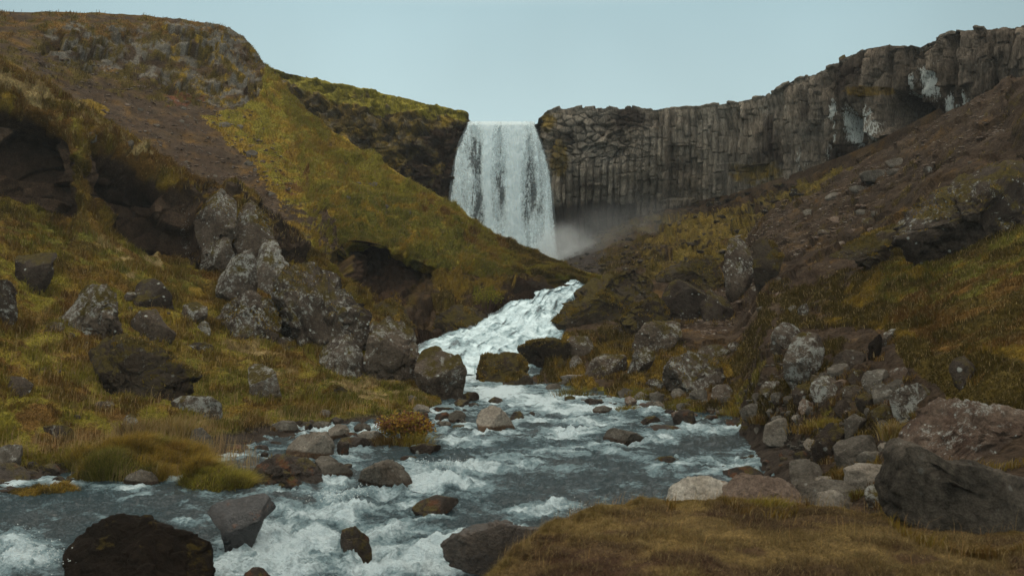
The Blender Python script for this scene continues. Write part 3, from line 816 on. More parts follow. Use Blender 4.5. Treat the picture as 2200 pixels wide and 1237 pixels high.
# ---- 6. near mound of dry grass under the camera ---------------------------------------------------
crest = [(-3.2, .2, -1.9), (-1.8, 2.6, -1.88), (-0.75, 4.9, -1.86), (-.13, 6.2, -1.80), (.10, 6.9, -1.77), (.35, 7.4, -1.73), (.65, 7.75, -1.70), (1.14, 8.1, -1.74), (1.9, 8.15, -1.77), (2.25, 8.2, -1.80),
         (2.7, 8.1, -1.83), (3.15, 7.7, -1.82), (3.85, 7.3, -1.80), (5.2, 6.6, -1.75), (7.5, 5.6, -1.5)]
cols = []
for i, c_ in enumerate(crest):
    c_ = np.array(c_)
    k = i / (len(crest) - 1)
    inner = np.array([.2 + 3.8 * k, -1 + 3.2 * min(1, i / 6), -1.55])
    v = (c_ - inner); v[2] = 0; v /= np.linalg.norm(v)
    outd = np.array([-.75, .65, 0]) if i < 5 else (np.array([-.45, .9, 0]) if i < 7 else np.array([0, 1, 0.0]))
    cols.append([inner + np.array([.3, -8, -.3]), inner, inner * .45 + c_ * .55 + np.array([0, 0, .045]), c_ - v * .35 + np.array([0, 0, .035]), c_, c_ + outd * .35 + np.array([0, 0, -.30]), c_ + outd * .75 + np.array([0, 0, -.95]), c_ + outd * 1.1 + np.array([0, 0, -1.8])])
V, tr, tcn = loft(T_(cols), fixed=40)
px, py = proj(V); nrm = facing(V)
n_ = normals(V); nrm = n_ * np.sign(n_[..., 2:3].mean())
disp = .08 * fbm(V, 1.0, 4, 500) + .05 * fbm(V, 4, 4, 501, .6, True) + .09 * fbm(V, .5, 2, 502)
V = V + nrm * disp[..., None]
nbig = fbm(V, .55, 4, 510, .5)[..., None]; nb2 = fbm(V, 2.2, 4, 511, .6)[..., None]
col = np.array((.078, .051, .026)) * (1 - sstep(-.05, .12, nbig + .4 * nb2)) + np.array((.142, .100, .038)) * sstep(-.05, .12, nbig + .4 * nb2)
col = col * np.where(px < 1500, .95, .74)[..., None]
nearcrest = (sstep(2.6, 3.8, tr)[:, None, None] * np.ones_like(nbig))
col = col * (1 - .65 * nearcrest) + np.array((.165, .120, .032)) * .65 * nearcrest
dkp = sstep(.12, .22, fbm(V, 1.3, 4, 512, .6))[..., None]
col = col * (1 - .7 * dkp) + np.array((.05, .028, .018)) * .7 * dkp
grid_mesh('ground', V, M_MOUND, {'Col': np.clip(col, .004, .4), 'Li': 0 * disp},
          label='low mound of short dry grass beside the stream where the viewer stands')
MOUND = (V, col, px, py, 1 - sstep(5.2, 5.6, tr)[:, None] * np.ones_like(px))
# ------------------------------------------------------------------ river level along the valley
ZD = [(2, -3.02), (7, -3.0), (10.6, -2.93), (11.5, -2.82), (12.6, -2.64), (14, -2.56), (16, -2.50), (20, -2.40), (23, -2.31), (25.5, -2.22), (27.3, -2.12), (28.5, -2.06), (40, -2.0)]
def zlev(D):
    return np.interp(D, [a for a, b in ZD], [b for a, b in ZD])
DT = np.linspace(5, 28.4, 900)
PYT = 618.5 - F * zlev(DT) / DT
def water_D(py):
    return float(np.interp(-py, -PYT, DT))
_bvh = {}
def make_bvh(with_water=True):
    vs, fs, o = [], [], 0
    for v, f in LAND:
        vs.append(v); fs.append(f + o); o += len(v)
    if with_water:
        Dw = np.array([5, 7, 9, 10, 11, 12, 13, 14, 16, 20, 25, 27.3]); xs = np.linspace(-14, 14, 3)
        vw = np.array([[x, d_, zlev(d_)] for d_ in Dw for x in xs])
        vs.append(vw); fs.append(grid_loops(len(Dw), 3).reshape(-1, 4) + o)
    vs = np.concatenate(vs); fs = np.concatenate(fs)
    return BVHTree.FromPolygons(vs.tolist(), fs.tolist())
# ------------------------------------------------------------------ boulders and stones
BVH = make_bvh()
def hit(px, py, default=None):
    d_ = Vector(W(px, py, 1.0)).normalized()
    loc, n, i, dist = BVH.ray_cast(Vector((0, 0, 0)), d_)
    return loc.y if loc is not None else default

_ico = {}
def ico(level):
    if level not in _ico:
        import bmesh
        bm = bmesh.new(); bmesh.ops.create_icosphere(bm, subdivisions=level, radius=1)
        v = np.array([x.co[:] for x in bm.verts]); f = np.array([[x.index for x in p.verts] for p in bm.faces]); bm.free()
        _ico[level] = (v, f)
    return _ico[level]

RIVER_ROCKS = []; MOSSY = []; SKIRT = []
COUNT = {'n': 0}
def rock(name, label, cat, mat, poly, thick=.8, D=None, river=False, group=None, sink=.17, lean=.25, facets=9, box=.50, cuts=(), lift=0.0, cap=False, seed=None, rough=1.0, base=None, level=None, back=0.0):
    COUNT['n'] += 1
    seed = COUNT['n'] if seed is None else seed
    rs = np.random.RandomState(seed + 1000)
    poly = np.array(poly, float)
    x0, x1, y0, y1 = poly[:, 0].min(), poly[:, 0].max(), poly[:, 1].min(), poly[:, 1].max()
    cx, cy = (x0 + x1) / 2, (y0 + y1) / 2
    if D is None:
        by = base if base else y1 - .04 * (y1 - y0)
        D = hit(cx, by, None)
        if D is None: D = water_D(by)
    wid = (x1 - x0) / F * D
    T = thick * wid
    Dc = D + T * .30 + back
    sc_ = Dc / F
    # lower part pushed into the ground or water
    pol = poly.copy()
    lowm = pol[:, 1] > cy + .25 * (y1 - y0)
    pol[lowm, 1] += sink * (y1 - y0) + (6 if river else 3)
    cy = (pol[:, 1].min() + pol[:, 1].max()) / 2
    X = (pol[:, 0] - cx) * sc_; Z = -(pol[:, 1] - cy) * sc_
    th = np.linspace(-math.pi, math.pi, 361)
    Rt = np.zeros(361)
    dx, dz = np.cos(th), np.sin(th)
    for k in range(len(X)):
        ax, az, bx, bz = X[k], Z[k], X[(k + 1) % len(X)], Z[(k + 1) % len(X)]
        den = dx * (bz - az) - dz * (bx - ax)
        den = np.where(np.abs(den) < 1e-12, 1e-12, den)
        t = (ax * (bz - az) - az * (bx - ax)) / den
        u = (ax * dz - az * dx) / den
        ok = (t > 0) & (u >= -1e-6) & (u <= 1 + 1e-6)
        Rt = np.where(ok & (t > Rt), t, Rt)
    Rt = np.where(Rt <= 0, np.median(Rt[Rt > 0]), Rt)
    Rt = np.convolve(np.pad(Rt[:-1], 4, 'wrap'), np.ones(5) / 5, 'same')[4:-4]; Rt = np.append(Rt, Rt[0])
    pxw = x1 - x0
    lv = level or (6 if pxw > 110 else 5 if pxw > 38 else 4)
    v, f = ico(lv)
    size = math.sqrt(max(1e-6, (x1 - x0) * (y1 - y0))) * sc_
    q = v
    rho = np.hypot(q[:, 0], q[:, 2]); ang = np.arctan2(q[:, 2], q[:, 0])
    R_ = np.interp(ang, th, Rt)
    pr = rho ** box
    P = np.stack([np.cos(ang) * R_ * pr, np.sign(q[:, 1]) * np.abs(q[:, 1]) ** .8 * T / 2, np.sin(ang) * R_ * pr], -1)
    P[:, 1] += lean * P[:, 2]
    for (nx, ny, nz, qq) in cuts:
        n = np.array([nx, ny, nz], float); n /= np.linalg.norm(n)
        dd = P @ n; P -= np.maximum(0, dd - np.quantile(dd, qq))[:, None] * n * .97
    for k in range(facets):
        n = np.array([rs.uniform(-1, 1), -rs.uniform(.35, 1.2), rs.uniform(-.35, 1.1)]); n /= np.linalg.norm(n)
        dd = P @ n
        lim = np.quantile(dd, rs.uniform(.62, .92))
        ex = np.maximum(0, dd - lim)
        P -= ex[:, None] * n * .93
    for ax, E in ((0, X), (2, Z)):
        a0, a1 = P[:, ax].min(), P[:, ax].max()
        P[:, ax] = E.min() + (P[:, ax] - a0) / (a1 - a0) * (E.max() - E.min())
    G = P + rs.uniform(-50, 50, 3)
    dirn = P / (np.linalg.norm(P, axis=1, keepdims=True) + 1e-9)
    b1, bj1 = blocks(G / size * np.array([2.1, 2.1, 2.6]), seed, .8)
    dsp = size * rough * (.026 * b1 - .015 * (bj1 < .05) + .040 * fbm(G / size, 1.7, 5, seed, .55) + .026 * fbm(G / size, 9, 4, seed + 9, .6, True))
    if lv >= 6:
        b2, bj2 = blocks(G / size * np.array([6, 6, 8.0]), seed + 3, .8)
        dsp = dsp + size * rough * (.020 * b2 - .014 * (bj2 < .05) + .012 * fbm(G / size, 22, 3, seed + 19, .6))
    P = P + dirn * dsp[:, None]
    ctr = np.array([(cx - 1100) * sc_, Dc, (618.5 - cy) * sc_ + lift])
    attrs = None
    zl = ctr[2] + P[:, 2]
    wl = zlev(Dc - T * .3)
    attrs = {'Wet': sstep(wl + .05 + .22 * min(1.2, size), wl, zl) if (river or D < 20) else np.zeros(len(zl))}
    o = raw_mesh(name, P, 3, f.reshape(-1), RM[mat], attrs)
    o.location = ctr
    tag(o, label, cat, group)
    if mat == 'moss' or cap:
        MOSSY.append((o, P, dirn, f, 1.0 if mat == 'moss' else .45))
    if not river and pxw > 26 and y1 > 500: SKIRT.append((x0, x1, y1, D))
    if river: RIVER_ROCKS.append(((x0 + x1) / 2, y1, pxw, y1 - y0))
    return o

def ell(px, py, w_, h_, seed, jag=.13):
    rs = random.Random(seed)
    k = rs.randint(6, 9)
    a0 = rs.random() * 6.28
    return [(px + w_ / 2 * math.cos(a0 + 6.283 * i / k) * (1.06 + rs.uniform(-jag, jag)), py - h_ / 2 * math.sin(a0 + 6.283 * i / k) * (1.06 + rs.uniform(-jag, jag))) for i in range(k)]

# large outlined boulders: name, label, material, thickness, options, outline
BIG = [
 ('boulder', 'dark flat topped boulder with white lichen spots on a grassy slope, at the photo\'s edge', 'dark', .8, {}, [(14, 562), (22, 547), (60, 543), (100, 547), (108, 562), (104, 605), (84, 632), (45, 625), (30, 590)]),
 ('boulder', 'sliver of pale lichened boulder cut off by the photo\'s edge below a flat topped rock', 'lich', .9, {}, [(-60, 600), (0, 598), (16, 622), (26, 676), (10, 695), (-60, 690)]),
 ('boulder', 'hump backed grey boulder streaked with white lichen beside rust coloured grass', 'lich', .75, {}, [(112, 690), (135, 672), (152, 640), (160, 620), (205, 608), (230, 640), (234, 690), (255, 722), (190, 728), (125, 716)]),
 ('boulder', 'craggy small boulder with white lichen blotches just above the moss capped outcrop', 'lich', .8, {}, [(276, 690), (292, 672), (325, 666), (342, 690), (374, 718), (352, 742), (330, 748), (300, 712), (280, 705)]),
 ('boulder', 'moss capped overhanging outcrop with a shaded hollow beneath it', 'moss', .75, {'rough': 1.5}, [(160, 770), (168, 735), (205, 722), (265, 728), (320, 742), (352, 775), (385, 805), (408, 815), (412, 850), (372, 868), (300, 868), (240, 840), (205, 800)]),
 ('boulder', 'low lichen crusted rock touching the foot of the moss capped outcrop', 'lich2', .7, {}, [(358, 868), (380, 852), (440, 856), (462, 872), (468, 895), (430, 900), (380, 890)]),
 ('boulder', 'blocky dark rock set back in a grassy hollow beside a white stone chip', 'dark', .9, {}, [(284, 602), (305, 598), (330, 618), (350, 640), (366, 668), (345, 672), (300, 655), (288, 640)]),
 ('rock', 'bright white lichened rock chip poking out of rust grass', 'lich2', .8, {}, [(262, 636), (278, 626), (288, 634), (291, 652), (278, 650)]),
 ('rock', 'white topped rounded rock above a smaller pale stone', 'lich2', .9, {}, [(388, 690), (398, 658), (418, 648), (440, 660), (444, 680), (425, 694)]),
 ('rock', 'small pale rounded stone between the white topped rock and the triangular boulder', 'lich2', .9, {}, [(420, 700), (430, 690), (446, 694), (452, 712), (430, 718)]),
 ('boulder', 'broad dark rock face with a lichen frosted top edge, under the mossy crest', 'lich', .5, {'cap': True, 'rough': 1.3, 'back': -.9, 'box': .4, 'facets': 9, 'base': 545}, [(408, 440), (422, 412), (470, 406), (498, 420), (504, 470), (498, 530), (470, 558), (430, 550), (410, 500)]),
 ('boulder', 'square shouldered dark rock with white flecks, right half of the face under the crest', 'lich', .5, {'cap': True, 'rough': 1.2, 'back': -.8, 'box': .4, 'facets': 8, 'base': 550}, [(500, 440), (520, 424), (556, 430), (578, 455), (584, 500), (582, 545), (545, 562), (505, 550)]),
 ('boulder', 'low broken rock with white specks at the foot of the dark rock faces', 'lich', .7, {'rough': 1.3, 'back': -.7}, [(424, 560), (432, 525), (460, 505), (490, 520), (500, 550), (480, 572), (440, 574)]),
 ('boulder', 'dark jagged rock over a shadowed gap beside the white streaked buttress', 'moss', .7, {'rough': 1.4, 'facets': 10}, [(1420, 600), (1440, 574), (1482, 560), (1532, 548), (1562, 562), (1566, 600), (1540, 632), (1500, 628), (1460, 602)]),
 ('boulder', 'grey broken rock in shadow between the sharp edged rock and the buttress', 'dark', .7, {'rough': 1.3}, [(1505, 668), (1512, 640), (1536, 622), (1568, 630), (1578, 662), (1550, 690), (1515, 692)]),
 ('boulder', 'rusty moss covered hump on the dark bank, furthest from the cascade', 'moss', .8, {'rough': 1.2, 'D': 31.0}, [(784, 705), (798, 662), (835, 644), (872, 662), (888, 705), (845, 728)]),
 ('boulder', 'wide mossy hump hanging over the left edge of the cascade', 'moss', .8, {'rough': 1.2, 'D': 30.0}, [(926, 725), (934, 684), (970, 663), (1030, 658), (1064, 682), (1052, 712), (1000, 742), (946, 748)]),
 ('boulder', 'dark wet rock wall piece beside the top of the cascade', 'darkmoss', .8, {'rough': 1.2, 'D': 35.2}, [(1096, 655), (1102, 625), (1135, 604), (1180, 606), (1210, 618), (1190, 632), (1140, 648)]),
 ('boulder', 'rounded upright slab with a vertical split edge, leaning by the lichen spotted rock face', 'lich2', .6, {'facets': 5}, [(464, 610), (478, 562), (508, 545), (531, 537), (544, 560), (549, 620), (540, 648), (500, 655), (472, 640)]),
 ('boulder', 'pale fluted rock rib standing right against the upright slab', 'lich2', .7, {}, [(545, 560), (556, 520), (572, 512), (592, 525), (606, 560), (618, 592), (600, 620), (575, 640), (556, 640), (548, 600)]),
 ('boulder', 'triangular ridge backed boulder with a pale lichened left face', 'lich', .75, {'facets': 4, 'cap': True, 'box': .38}, [(454, 700), (462, 680), (490, 645), (526, 620), (548, 628), (582, 645), (597, 685), (588, 722), (540, 728), (462, 716)]),
 ('boulder', 'biggest boulder on the bank, tall and lichen speckled with mossy ledges', 'lich', .7, {'rough': 1.35, 'facets': 6, 'cap': True, 'box': .38, 'seed': 15}, [(588, 650), (596, 618), (640, 578), (680, 560), (722, 566), (742, 600), (757, 628), (762, 660), (790, 692), (786, 722), (735, 742), (700, 756), (655, 745), (610, 700)]),
 ('boulder', 'rounded pyramid boulder with white lichen in front of the biggest boulder', 'lich2', .85, {}, [(678, 772), (690, 738), (712, 721), (752, 732), (776, 760), (788, 808), (740, 812), (700, 798)]),
 ('boulder', 'tall leaning rounded boulder with scattered white lichen dots', 'lich', .7, {'facets': 5}, [(788, 770), (800, 728), (828, 694), (866, 683), (898, 697), (906, 735), (898, 800), (870, 832), (810, 818), (792, 800)]),
 ('boulder', 'small rock wedged behind the tall leaning boulder', 'lich', .8, {'back': .9}, [(776, 720), (802, 690), (824, 702), (822, 735), (790, 745)]),
 ('boulder', 'round shouldered boulder at the river edge below the cascade, lichen on top', 'lich', .85, {'facets': 5}, [(890, 790), (900, 755), (930, 747), (955, 762), (985, 776), (999, 808), (996, 848), (955, 862), (918, 848), (895, 825)]),
 ('boulder', 'pale lichened rock with a tapering tail standing alone in the grass', 'lich2', .8, {}, [(522, 800), (532, 784), (550, 786), (572, 808), (592, 840), (604, 862), (575, 872), (550, 850), (536, 825)]),
 ('rock', 'low rounded rock with white flecks in the lower bank grass, cut by the photo\'s edge', 'lich', .8, {}, [(-30, 815), (10, 811), (40, 815), (58, 832), (50, 850), (-30, 852)]),
 ('rock', 'small pointed pale rock among tall grass stems near the shallow channel', 'lich2', .8, {}, [(258, 905), (270, 888), (284, 892), (292, 910), (280, 938), (262, 930)]),
 ('rock', 'grey half buried stone at the tip of the grassy bank by the shallow channel', 'grey', .8, {}, [(398, 950), (405, 925), (428, 921), (448, 942), (458, 955), (430, 962)]),
 ('rock', 'dark low rock buried in mossy grass upstream of the photo\'s lower corner', 'dark', .8, {}, [(74, 938), (94, 918), (125, 915), (150, 925), (160, 940), (115, 948)]),
 ('rock', 'angular dark block with a flat tilted top, at the photo\'s edge beside shallow water', 'grey', .9, {'facets': 5}, [(-40, 975), (5, 960), (34, 958), (40, 985), (36, 1005), (-40, 1008)]),
 ('rock', 'ridge backed brown block directly below the angular dark block', 'wet', .8, {'river': True}, [(-40, 1012), (18, 999), (40, 1012), (58, 1030), (55, 1040), (-40, 1042)]),
 ('rock', 'split brown boulder wedged against the reedy grass islet', 'grey', .7, {'river': True}, [(256, 1040), (272, 1022), (296, 1011), (322, 1014), (336, 1030), (335, 1044), (290, 1048)]),
 ('boulder', 'pale flat topped river boulder sitting on a darker one', 'pale', .8, {'facets': 5, 'rough': .7}, [(606, 972), (612, 945), (640, 936), (700, 932), (712, 952), (718, 978), (700, 990), (640, 988), (612, 984)]),
 ('boulder', 'broad dark boulder with brown algae carrying the pale flat topped one', 'wet', .7, {'river': True, 'facets': 4}, [(528, 1020), (548, 1000), (590, 984), (650, 985), (680, 1000), (690, 1045), (640, 1056), (560, 1052)]),
 ('rock', 'smooth grey wet rock with a rust coloured foot beside the broad dark boulder', 'grey', .8, {'river': True}, [(672, 1005), (682, 985), (702, 984), (730, 1002), (754, 1018), (750, 1030), (700, 1034)]),
 ('boulder', 'dark rounded river boulder with a pale top in the rapids, standing alone', 'grey', .75, {'river': True, 'facets': 5, 'rough': .8}, [(764, 1042), (780, 1022), (815, 998), (842, 993), (868, 1004), (890, 1020), (891, 1044), (850, 1050), (790, 1058)]),
 ('boulder', 'wet angular dark slab tilted over the white rapids', 'slab', .7, {'river': True, 'facets': 2, 'lean': .15, 'rough': .35, 'box': .3, 'cuts': ((-.15, -.55, .82, .55), (.35, -1, -.35, .55), (-.8, -.6, -.2, .8), (.9, -.5, .3, .9))}, [(432, 1112), (438, 1100), (475, 1084), (542, 1070), (556, 1090), (580, 1108), (548, 1122), (530, 1165), (512, 1198), (492, 1192), (470, 1140)]),
 ('boulder', 'nearly black mossy boulder lying in the river at the photo\'s lower edge', 'darkmoss', .7, {'river': True, 'facets': 4, 'rough': .8, 'sink': .25, 'box': .75}, [(116, 1195), (136, 1160), (175, 1140), (245, 1122), (300, 1126), (350, 1142), (420, 1168), (450, 1186), (452, 1230), (440, 1300), (180, 1300), (125, 1215)]),
 ('boulder', 'brown boulder washed over by the river, broad and half submerged', 'submerged', .55, {'river': True, 'facets': 4, 'rough': .8, 'D': 9.9, 'lift': -.20, 'box': .7}, [(950, 1135), (975, 1108), (1010, 1094), (1080, 1086), (1150, 1098), (1186, 1114), (1168, 1140), (1050, 1168), (970, 1152)]),
 ('rock', 'small wet rock parting the water just upstream of the washed over boulder', 'wet', .8, {'river': True}, [(878, 1112), (900, 1088), (940, 1068), (985, 1076), (966, 1098), (905, 1120)]),
 ('rock', 'dark rock half drowned in foam between the slab and the washed over boulder', 'wet', .8, {'river': True}, [(726, 1170), (738, 1142), (765, 1134), (792, 1160), (798, 1188), (740, 1196)]),
 ('rock', 'tip of a dark rock showing through foam at the photo\'s bottom edge', 'wet', .8, {'river': True}, [(522, 1240), (535, 1222), (560, 1222), (575, 1240), (560, 1260), (530, 1260)]),
 ('boulder', 'pointed grey brown rock with a wet foot in mid river, below the cascade', 'pale', .75, {'river': True, 'facets': 5, 'rough': .7}, [(1022, 905), (1030, 880), (1050, 874), (1070, 878), (1090, 905), (1110, 926), (1070, 930), (1036, 926)]),
 ('rock', 'small dark pointed stone just right of the grey brown river rock', 'wet', .8, {'river': True}, [(1094, 902), (1104, 888), (1118, 884), (1132, 902)]),
 ('rock', 'flat dark stone in white water upstream of the pointed river rock', 'wet', .8, {'river': True}, [(1048, 862), (1062, 853), (1078, 857), (1088, 867), (1064, 868)]),
 ('rock', 'wedge shaped grey green rock with a sharp ridge in mid river', 'grey', .75, {'river': True, 'facets': 5, 'rough': .7}, [(1297, 945), (1306, 928), (1330, 922), (1362, 934), (1392, 952), (1385, 958), (1306, 957)]),
 ('rock', 'dark humped stone with spray behind it, first upstream of the wedge shaped rock', 'wet', .8, {'river': True}, [(1372, 910), (1390, 898), (1406, 893), (1424, 908), (1404, 914)]),
 ('rock', 'long low rust brown stone just above the waterline', 'wet', .8, {'river': True}, [(1386, 924), (1410, 914), (1445, 918), (1478, 928), (1440, 932)]),
 ('rock', 'low brown stone alone in smooth grey water', 'wet', .8, {'river': True}, [(1406, 996), (1425, 984), (1450, 982), (1486, 998), (1440, 1002)]),
 ('rock', 'dark wet stone with a pointed crest behind the pale shore boulders', 'wet', .8, {'river': True}, [(1548, 1022), (1580, 1012), (1618, 1004), (1646, 1024), (1630, 1036), (1570, 1034)]),
 ('rock', 'dark brown humped stone in the river near the stony shore', 'wet', .8, {'river': True}, [(1446, 900), (1456, 886), (1478, 881), (1494, 890), (1500, 912), (1470, 920), (1450, 914)]),
 # right bank by the cascade
 ('boulder', 'square shouldered dark rock at the water edge below the cascade, mossy top', 'moss', .8, {'facets': 2, 'box': .32, 'rough': 1.2}, [(1024, 790), (1034, 770), (1070, 763), (1128, 757), (1136, 790), (1118, 818), (1070, 822), (1030, 806)]),
 ('boulder', 'dark mossy rock behind the square shouldered one, beside the white cascade', 'moss', .8, {'facets': 3, 'box': .32, 'rough': 1.3}, [(1112, 755), (1150, 732), (1195, 727), (1225, 740), (1226, 772), (1195, 782), (1140, 785), (1126, 770)]),
 ('boulder', 'rounded rock with white lichen crown, touching the dark mossy rock by the cascade', 'lich', .8, {'box': .38, 'facets': 4}, [(1208, 742), (1230, 724), (1258, 722), (1277, 735), (1280, 760), (1250, 770), (1215, 765)]),
 ('boulder', 'massive moss grown rock rising straight beside the top of the cascade', 'moss', .6, {'rough': 1.7, 'facets': 14, 'D': 29.3, 'sink': .06}, [(1192, 700), (1196, 668), (1215, 640), (1235, 620), (1262, 596), (1310, 582), (1375, 590), (1425, 600), (1432, 640), (1410, 690), (1340, 712), (1280, 722), (1200, 724)]),
 ('boulder', 'ochre mossed slanting rock between the massive one and the lichen dotted one', 'moss', .7, {'D': 28.9, 'box': .38, 'facets': 4, 'rough': 1.3}, [(1332, 690), (1350, 665), (1395, 645), (1425, 640), (1445, 670), (1438, 700), (1385, 706), (1340, 708)]),
 ('boulder', 'sharp edged dark rock with white lichen dots at the foot of the brown scree', 'dark', .75, {'facets': 3, 'box': .36}, [(1424, 655), (1432, 618), (1458, 600), (1485, 615), (1518, 632), (1508, 665), (1485, 692), (1448, 692)]),
 ('boulder', 'block with a white rimmed top edge at the end of the brown path', 'lich', .8, {'facets': 3, 'box': .34}, [(1352, 750), (1368, 720), (1392, 696), (1440, 690), (1462, 694), (1466, 715), (1448, 742), (1410, 752), (1370, 762)]),
 ('rock', 'narrow upright lichen dotted rock below the white rimmed block', 'lich', .8, {}, [(1352, 800), (1372, 765), (1396, 745), (1412, 756), (1404, 790), (1380, 806)]),
 ('boulder', 'domed rock with white patches on its left flank near the stony shore', 'lich', .8, {}, [(1256, 800), (1268, 778), (1296, 762), (1335, 764), (1352, 785), (1345, 806), (1290, 812)]),
 ('boulder', 'low rust brown dome at the water edge next to the square shouldered rock', 'moss', .8, {}, [(1078, 824), (1092, 806), (1118, 802), (1142, 814), (1146, 830), (1100, 832)]),
 ('boulder', 'massive lichen splashed boulder with a knobbly top above the stony shore', 'lich2', .75, {'rough': 1.3, 'cap': True, 'box': .4, 'facets': 6}, [(1426, 815), (1436, 790), (1455, 768), (1490, 757), (1530, 762), (1566, 778), (1560, 808), (1540, 835), (1480, 845), (1430, 836)]),
 ('boulder', 'dark knob of rock leaning on the back of the massive lichen splashed boulder', 'lich', .8, {'back': .8}, [(1502, 760), (1520, 742), (1552, 740), (1574, 756), (1570, 780), (1530, 785)]),
 ('rock', 'pale slanting stone perched above the massive lichen splashed boulder', 'lich2', .8, {}, [(1566, 742), (1580, 732), (1596, 740), (1598, 754), (1580, 760)]),
 ('boulder', 'brown faced boulder with a white lichen crest on the grassy right slope', 'lich2', .75, {}, [(1658, 750), (1664, 715), (1685, 697), (1712, 695), (1732, 712), (1728, 750), (1690, 770), (1662, 764)]),
 ('boulder', 'heavily whitened boulder overlapping the brown faced one', 'lich2', .75, {'rough': 1.2}, [(1690, 800), (1698, 760), (1715, 728), (1745, 712), (1772, 728), (1780, 758), (1766, 785), (1730, 815), (1698, 828)]),
 ('boulder', 'plain dark brown rock between the whitened boulder and the standing stone', 'dark', .8, {}, [(1798, 790), (1806, 768), (1830, 752), (1856, 760), (1868, 785), (1840, 805), (1810, 805)]),
 ('boulder', 'mossy dark leaning stone with a pale tip standing on the slope', 'darkmoss', .8, {}, [(1866, 762), (1872, 738), (1888, 722), (1900, 718), (1902, 738), (1890, 766), (1872, 772)]),
 ('rock', 'pale speckled tip leaning out of the grass behind the mossy leaning stone', 'lich2', .7, {}, [(1896, 735), (1902, 716), (1918, 706), (1928, 708), (1918, 724), (1902, 738)]),
 ('boulder', 'dark knobbly boulder with white flecks in the rust grass, right part of the slope', 'dark', .8, {'rough': 1.3}, [(2048, 800), (2056, 778), (2080, 766), (2108, 776), (2112, 808), (2095, 824), (2060, 824)]),
 ('rock', 'small black and white rock alone on the brown slope', 'lich', .8, {}, [(1716, 672), (1722, 656), (1736, 652), (1742, 664), (1736, 678), (1722, 680)]),
 ('boulder', 'dark rock buttress with white lichen streaks where brown scree meets talus', 'lich', .65, {'rough': 1.2}, [(1555, 580), (1560, 545), (1578, 515), (1612, 508), (1625, 540), (1618, 600), (1596, 636), (1575, 640), (1558, 620)]),
 ('boulder', 'mossy shoulder of rock right beside the white streaked buttress', 'moss', .65, {}, [(1618, 570), (1622, 528), (1640, 512), (1672, 516), (1686, 545), (1672, 580), (1640, 605), (1620, 610)]),
 ('boulder', 'dark cracked outcrop with white lichen under a mossy edge, high on the right slope', 'dark', .6, {'box': .32, 'cap': True, 'rough': 1.5, 'back': 0.3, 'base': 535, 'facets': 6}, [(1938, 480), (1962, 445), (2000, 425), (2028, 400), (2062, 372), (2110, 352), (2200, 338), (2290, 345), (2290, 470), (2190, 505), (2100, 535), (2040, 550), (1985, 548), (1950, 520)]),
 ('boulder', 'low dark ledge of earth and rock left of the high cracked outcrop', 'moss', .6, {'rough': 1.3}, [(1800, 540), (1830, 505), (1880, 490), (1945, 480), (1960, 520), (1965, 570), (1920, 590), (1850, 560)]),
 # stony shore, right
 ('boulder', 'big lichen blotched boulder topping the right end of the rock pile', 'lich2', .8, {'facets': 5}, [(1920, 870), (1930, 842), (1965, 828), (1995, 826), (2016, 855), (2010, 885), (1980, 896), (1935, 895)]),
 ('boulder', 'pale ridged boulder with a dark wet side at the water edge', 'pale', .75, {'facets': 5, 'river': True}, [(1638, 940), (1650, 918), (1676, 905), (1716, 900), (1728, 920), (1744, 940), (1720, 952), (1670, 950)]),
 ('boulder', 'dark angular boulder with a peaked top, two stones right of the pale ridged one', 'dark', .8, {'facets': 6}, [(1756, 958), (1772, 930), (1796, 911), (1816, 930), (1838, 942), (1816, 958), (1770, 968)]),
 ('boulder', 'long boulder with a pale flat top edge and a dark wet front', 'grey', .65, {'facets': 5}, [(1794, 968), (1802, 948), (1850, 938), (1880, 942), (1890, 962), (1862, 985), (1835, 1002), (1800, 998)]),
 ('boulder', 'square cut dark block standing at the water edge', 'grey', .85, {'facets': 4, 'rough': .6}, [(1700, 1042), (1701, 992), (1730, 989), (1768, 1000), (1776, 1020), (1752, 1042), (1720, 1050)]),
 ('boulder', 'broad pale topped rock against the left side of the largest near boulder', 'pale', .8, {'facets': 4}, [(1816, 1040), (1822, 1010), (1850, 1000), (1915, 1002), (1925, 1040), (1880, 1048)]),
 ('boulder', 'flat grey rock behind the grassy mound, between the square block and the largest near boulder', 'grey', .8, {'facets': 5, 'D': 10.2}, [(1716, 1068), (1728, 1042), (1780, 1036), (1828, 1040), (1846, 1060), (1820, 1090), (1740, 1090)]),
 ('boulder', 'smooth grey rock in front of the flat grey one', 'pale', .8, {'facets': 4, 'D': 9.3}, [(1746, 1098), (1762, 1062), (1800, 1054), (1816, 1064), (1812, 1102), (1780, 1112)]),
 ('boulder', 'whitish smooth boulder at the shore, nearest the white rapids', 'cream', .7, {'facets': 4, 'rough': .7, 'D': 9.2}, [(1425, 1092), (1442, 1058), (1482, 1036), (1540, 1030), (1580, 1042), (1575, 1090), (1500, 1110)]),
 ('boulder', 'pinkish rounded boulder behind the dry grass mound', 'pink', .7, {'facets': 5, 'rough': .7, 'D': 8.9}, [(1556, 1090), (1564, 1052), (1602, 1022), (1640, 1030), (1690, 1040), (1730, 1062), (1742, 1095), (1640, 1115)]),
 ('boulder', 'coarse brown boulder with pits and white flecks, behind the largest near boulder', 'brown', .7, {'rough': 1.1, 'D': 9.6, 'box': .35, 'facets': 4}, [(1957, 950), (1960, 902), (1990, 880), (2040, 876), (2085, 866), (2140, 878), (2230, 900), (2290, 930), (2290, 1010), (2120, 1010), (2000, 985)]),
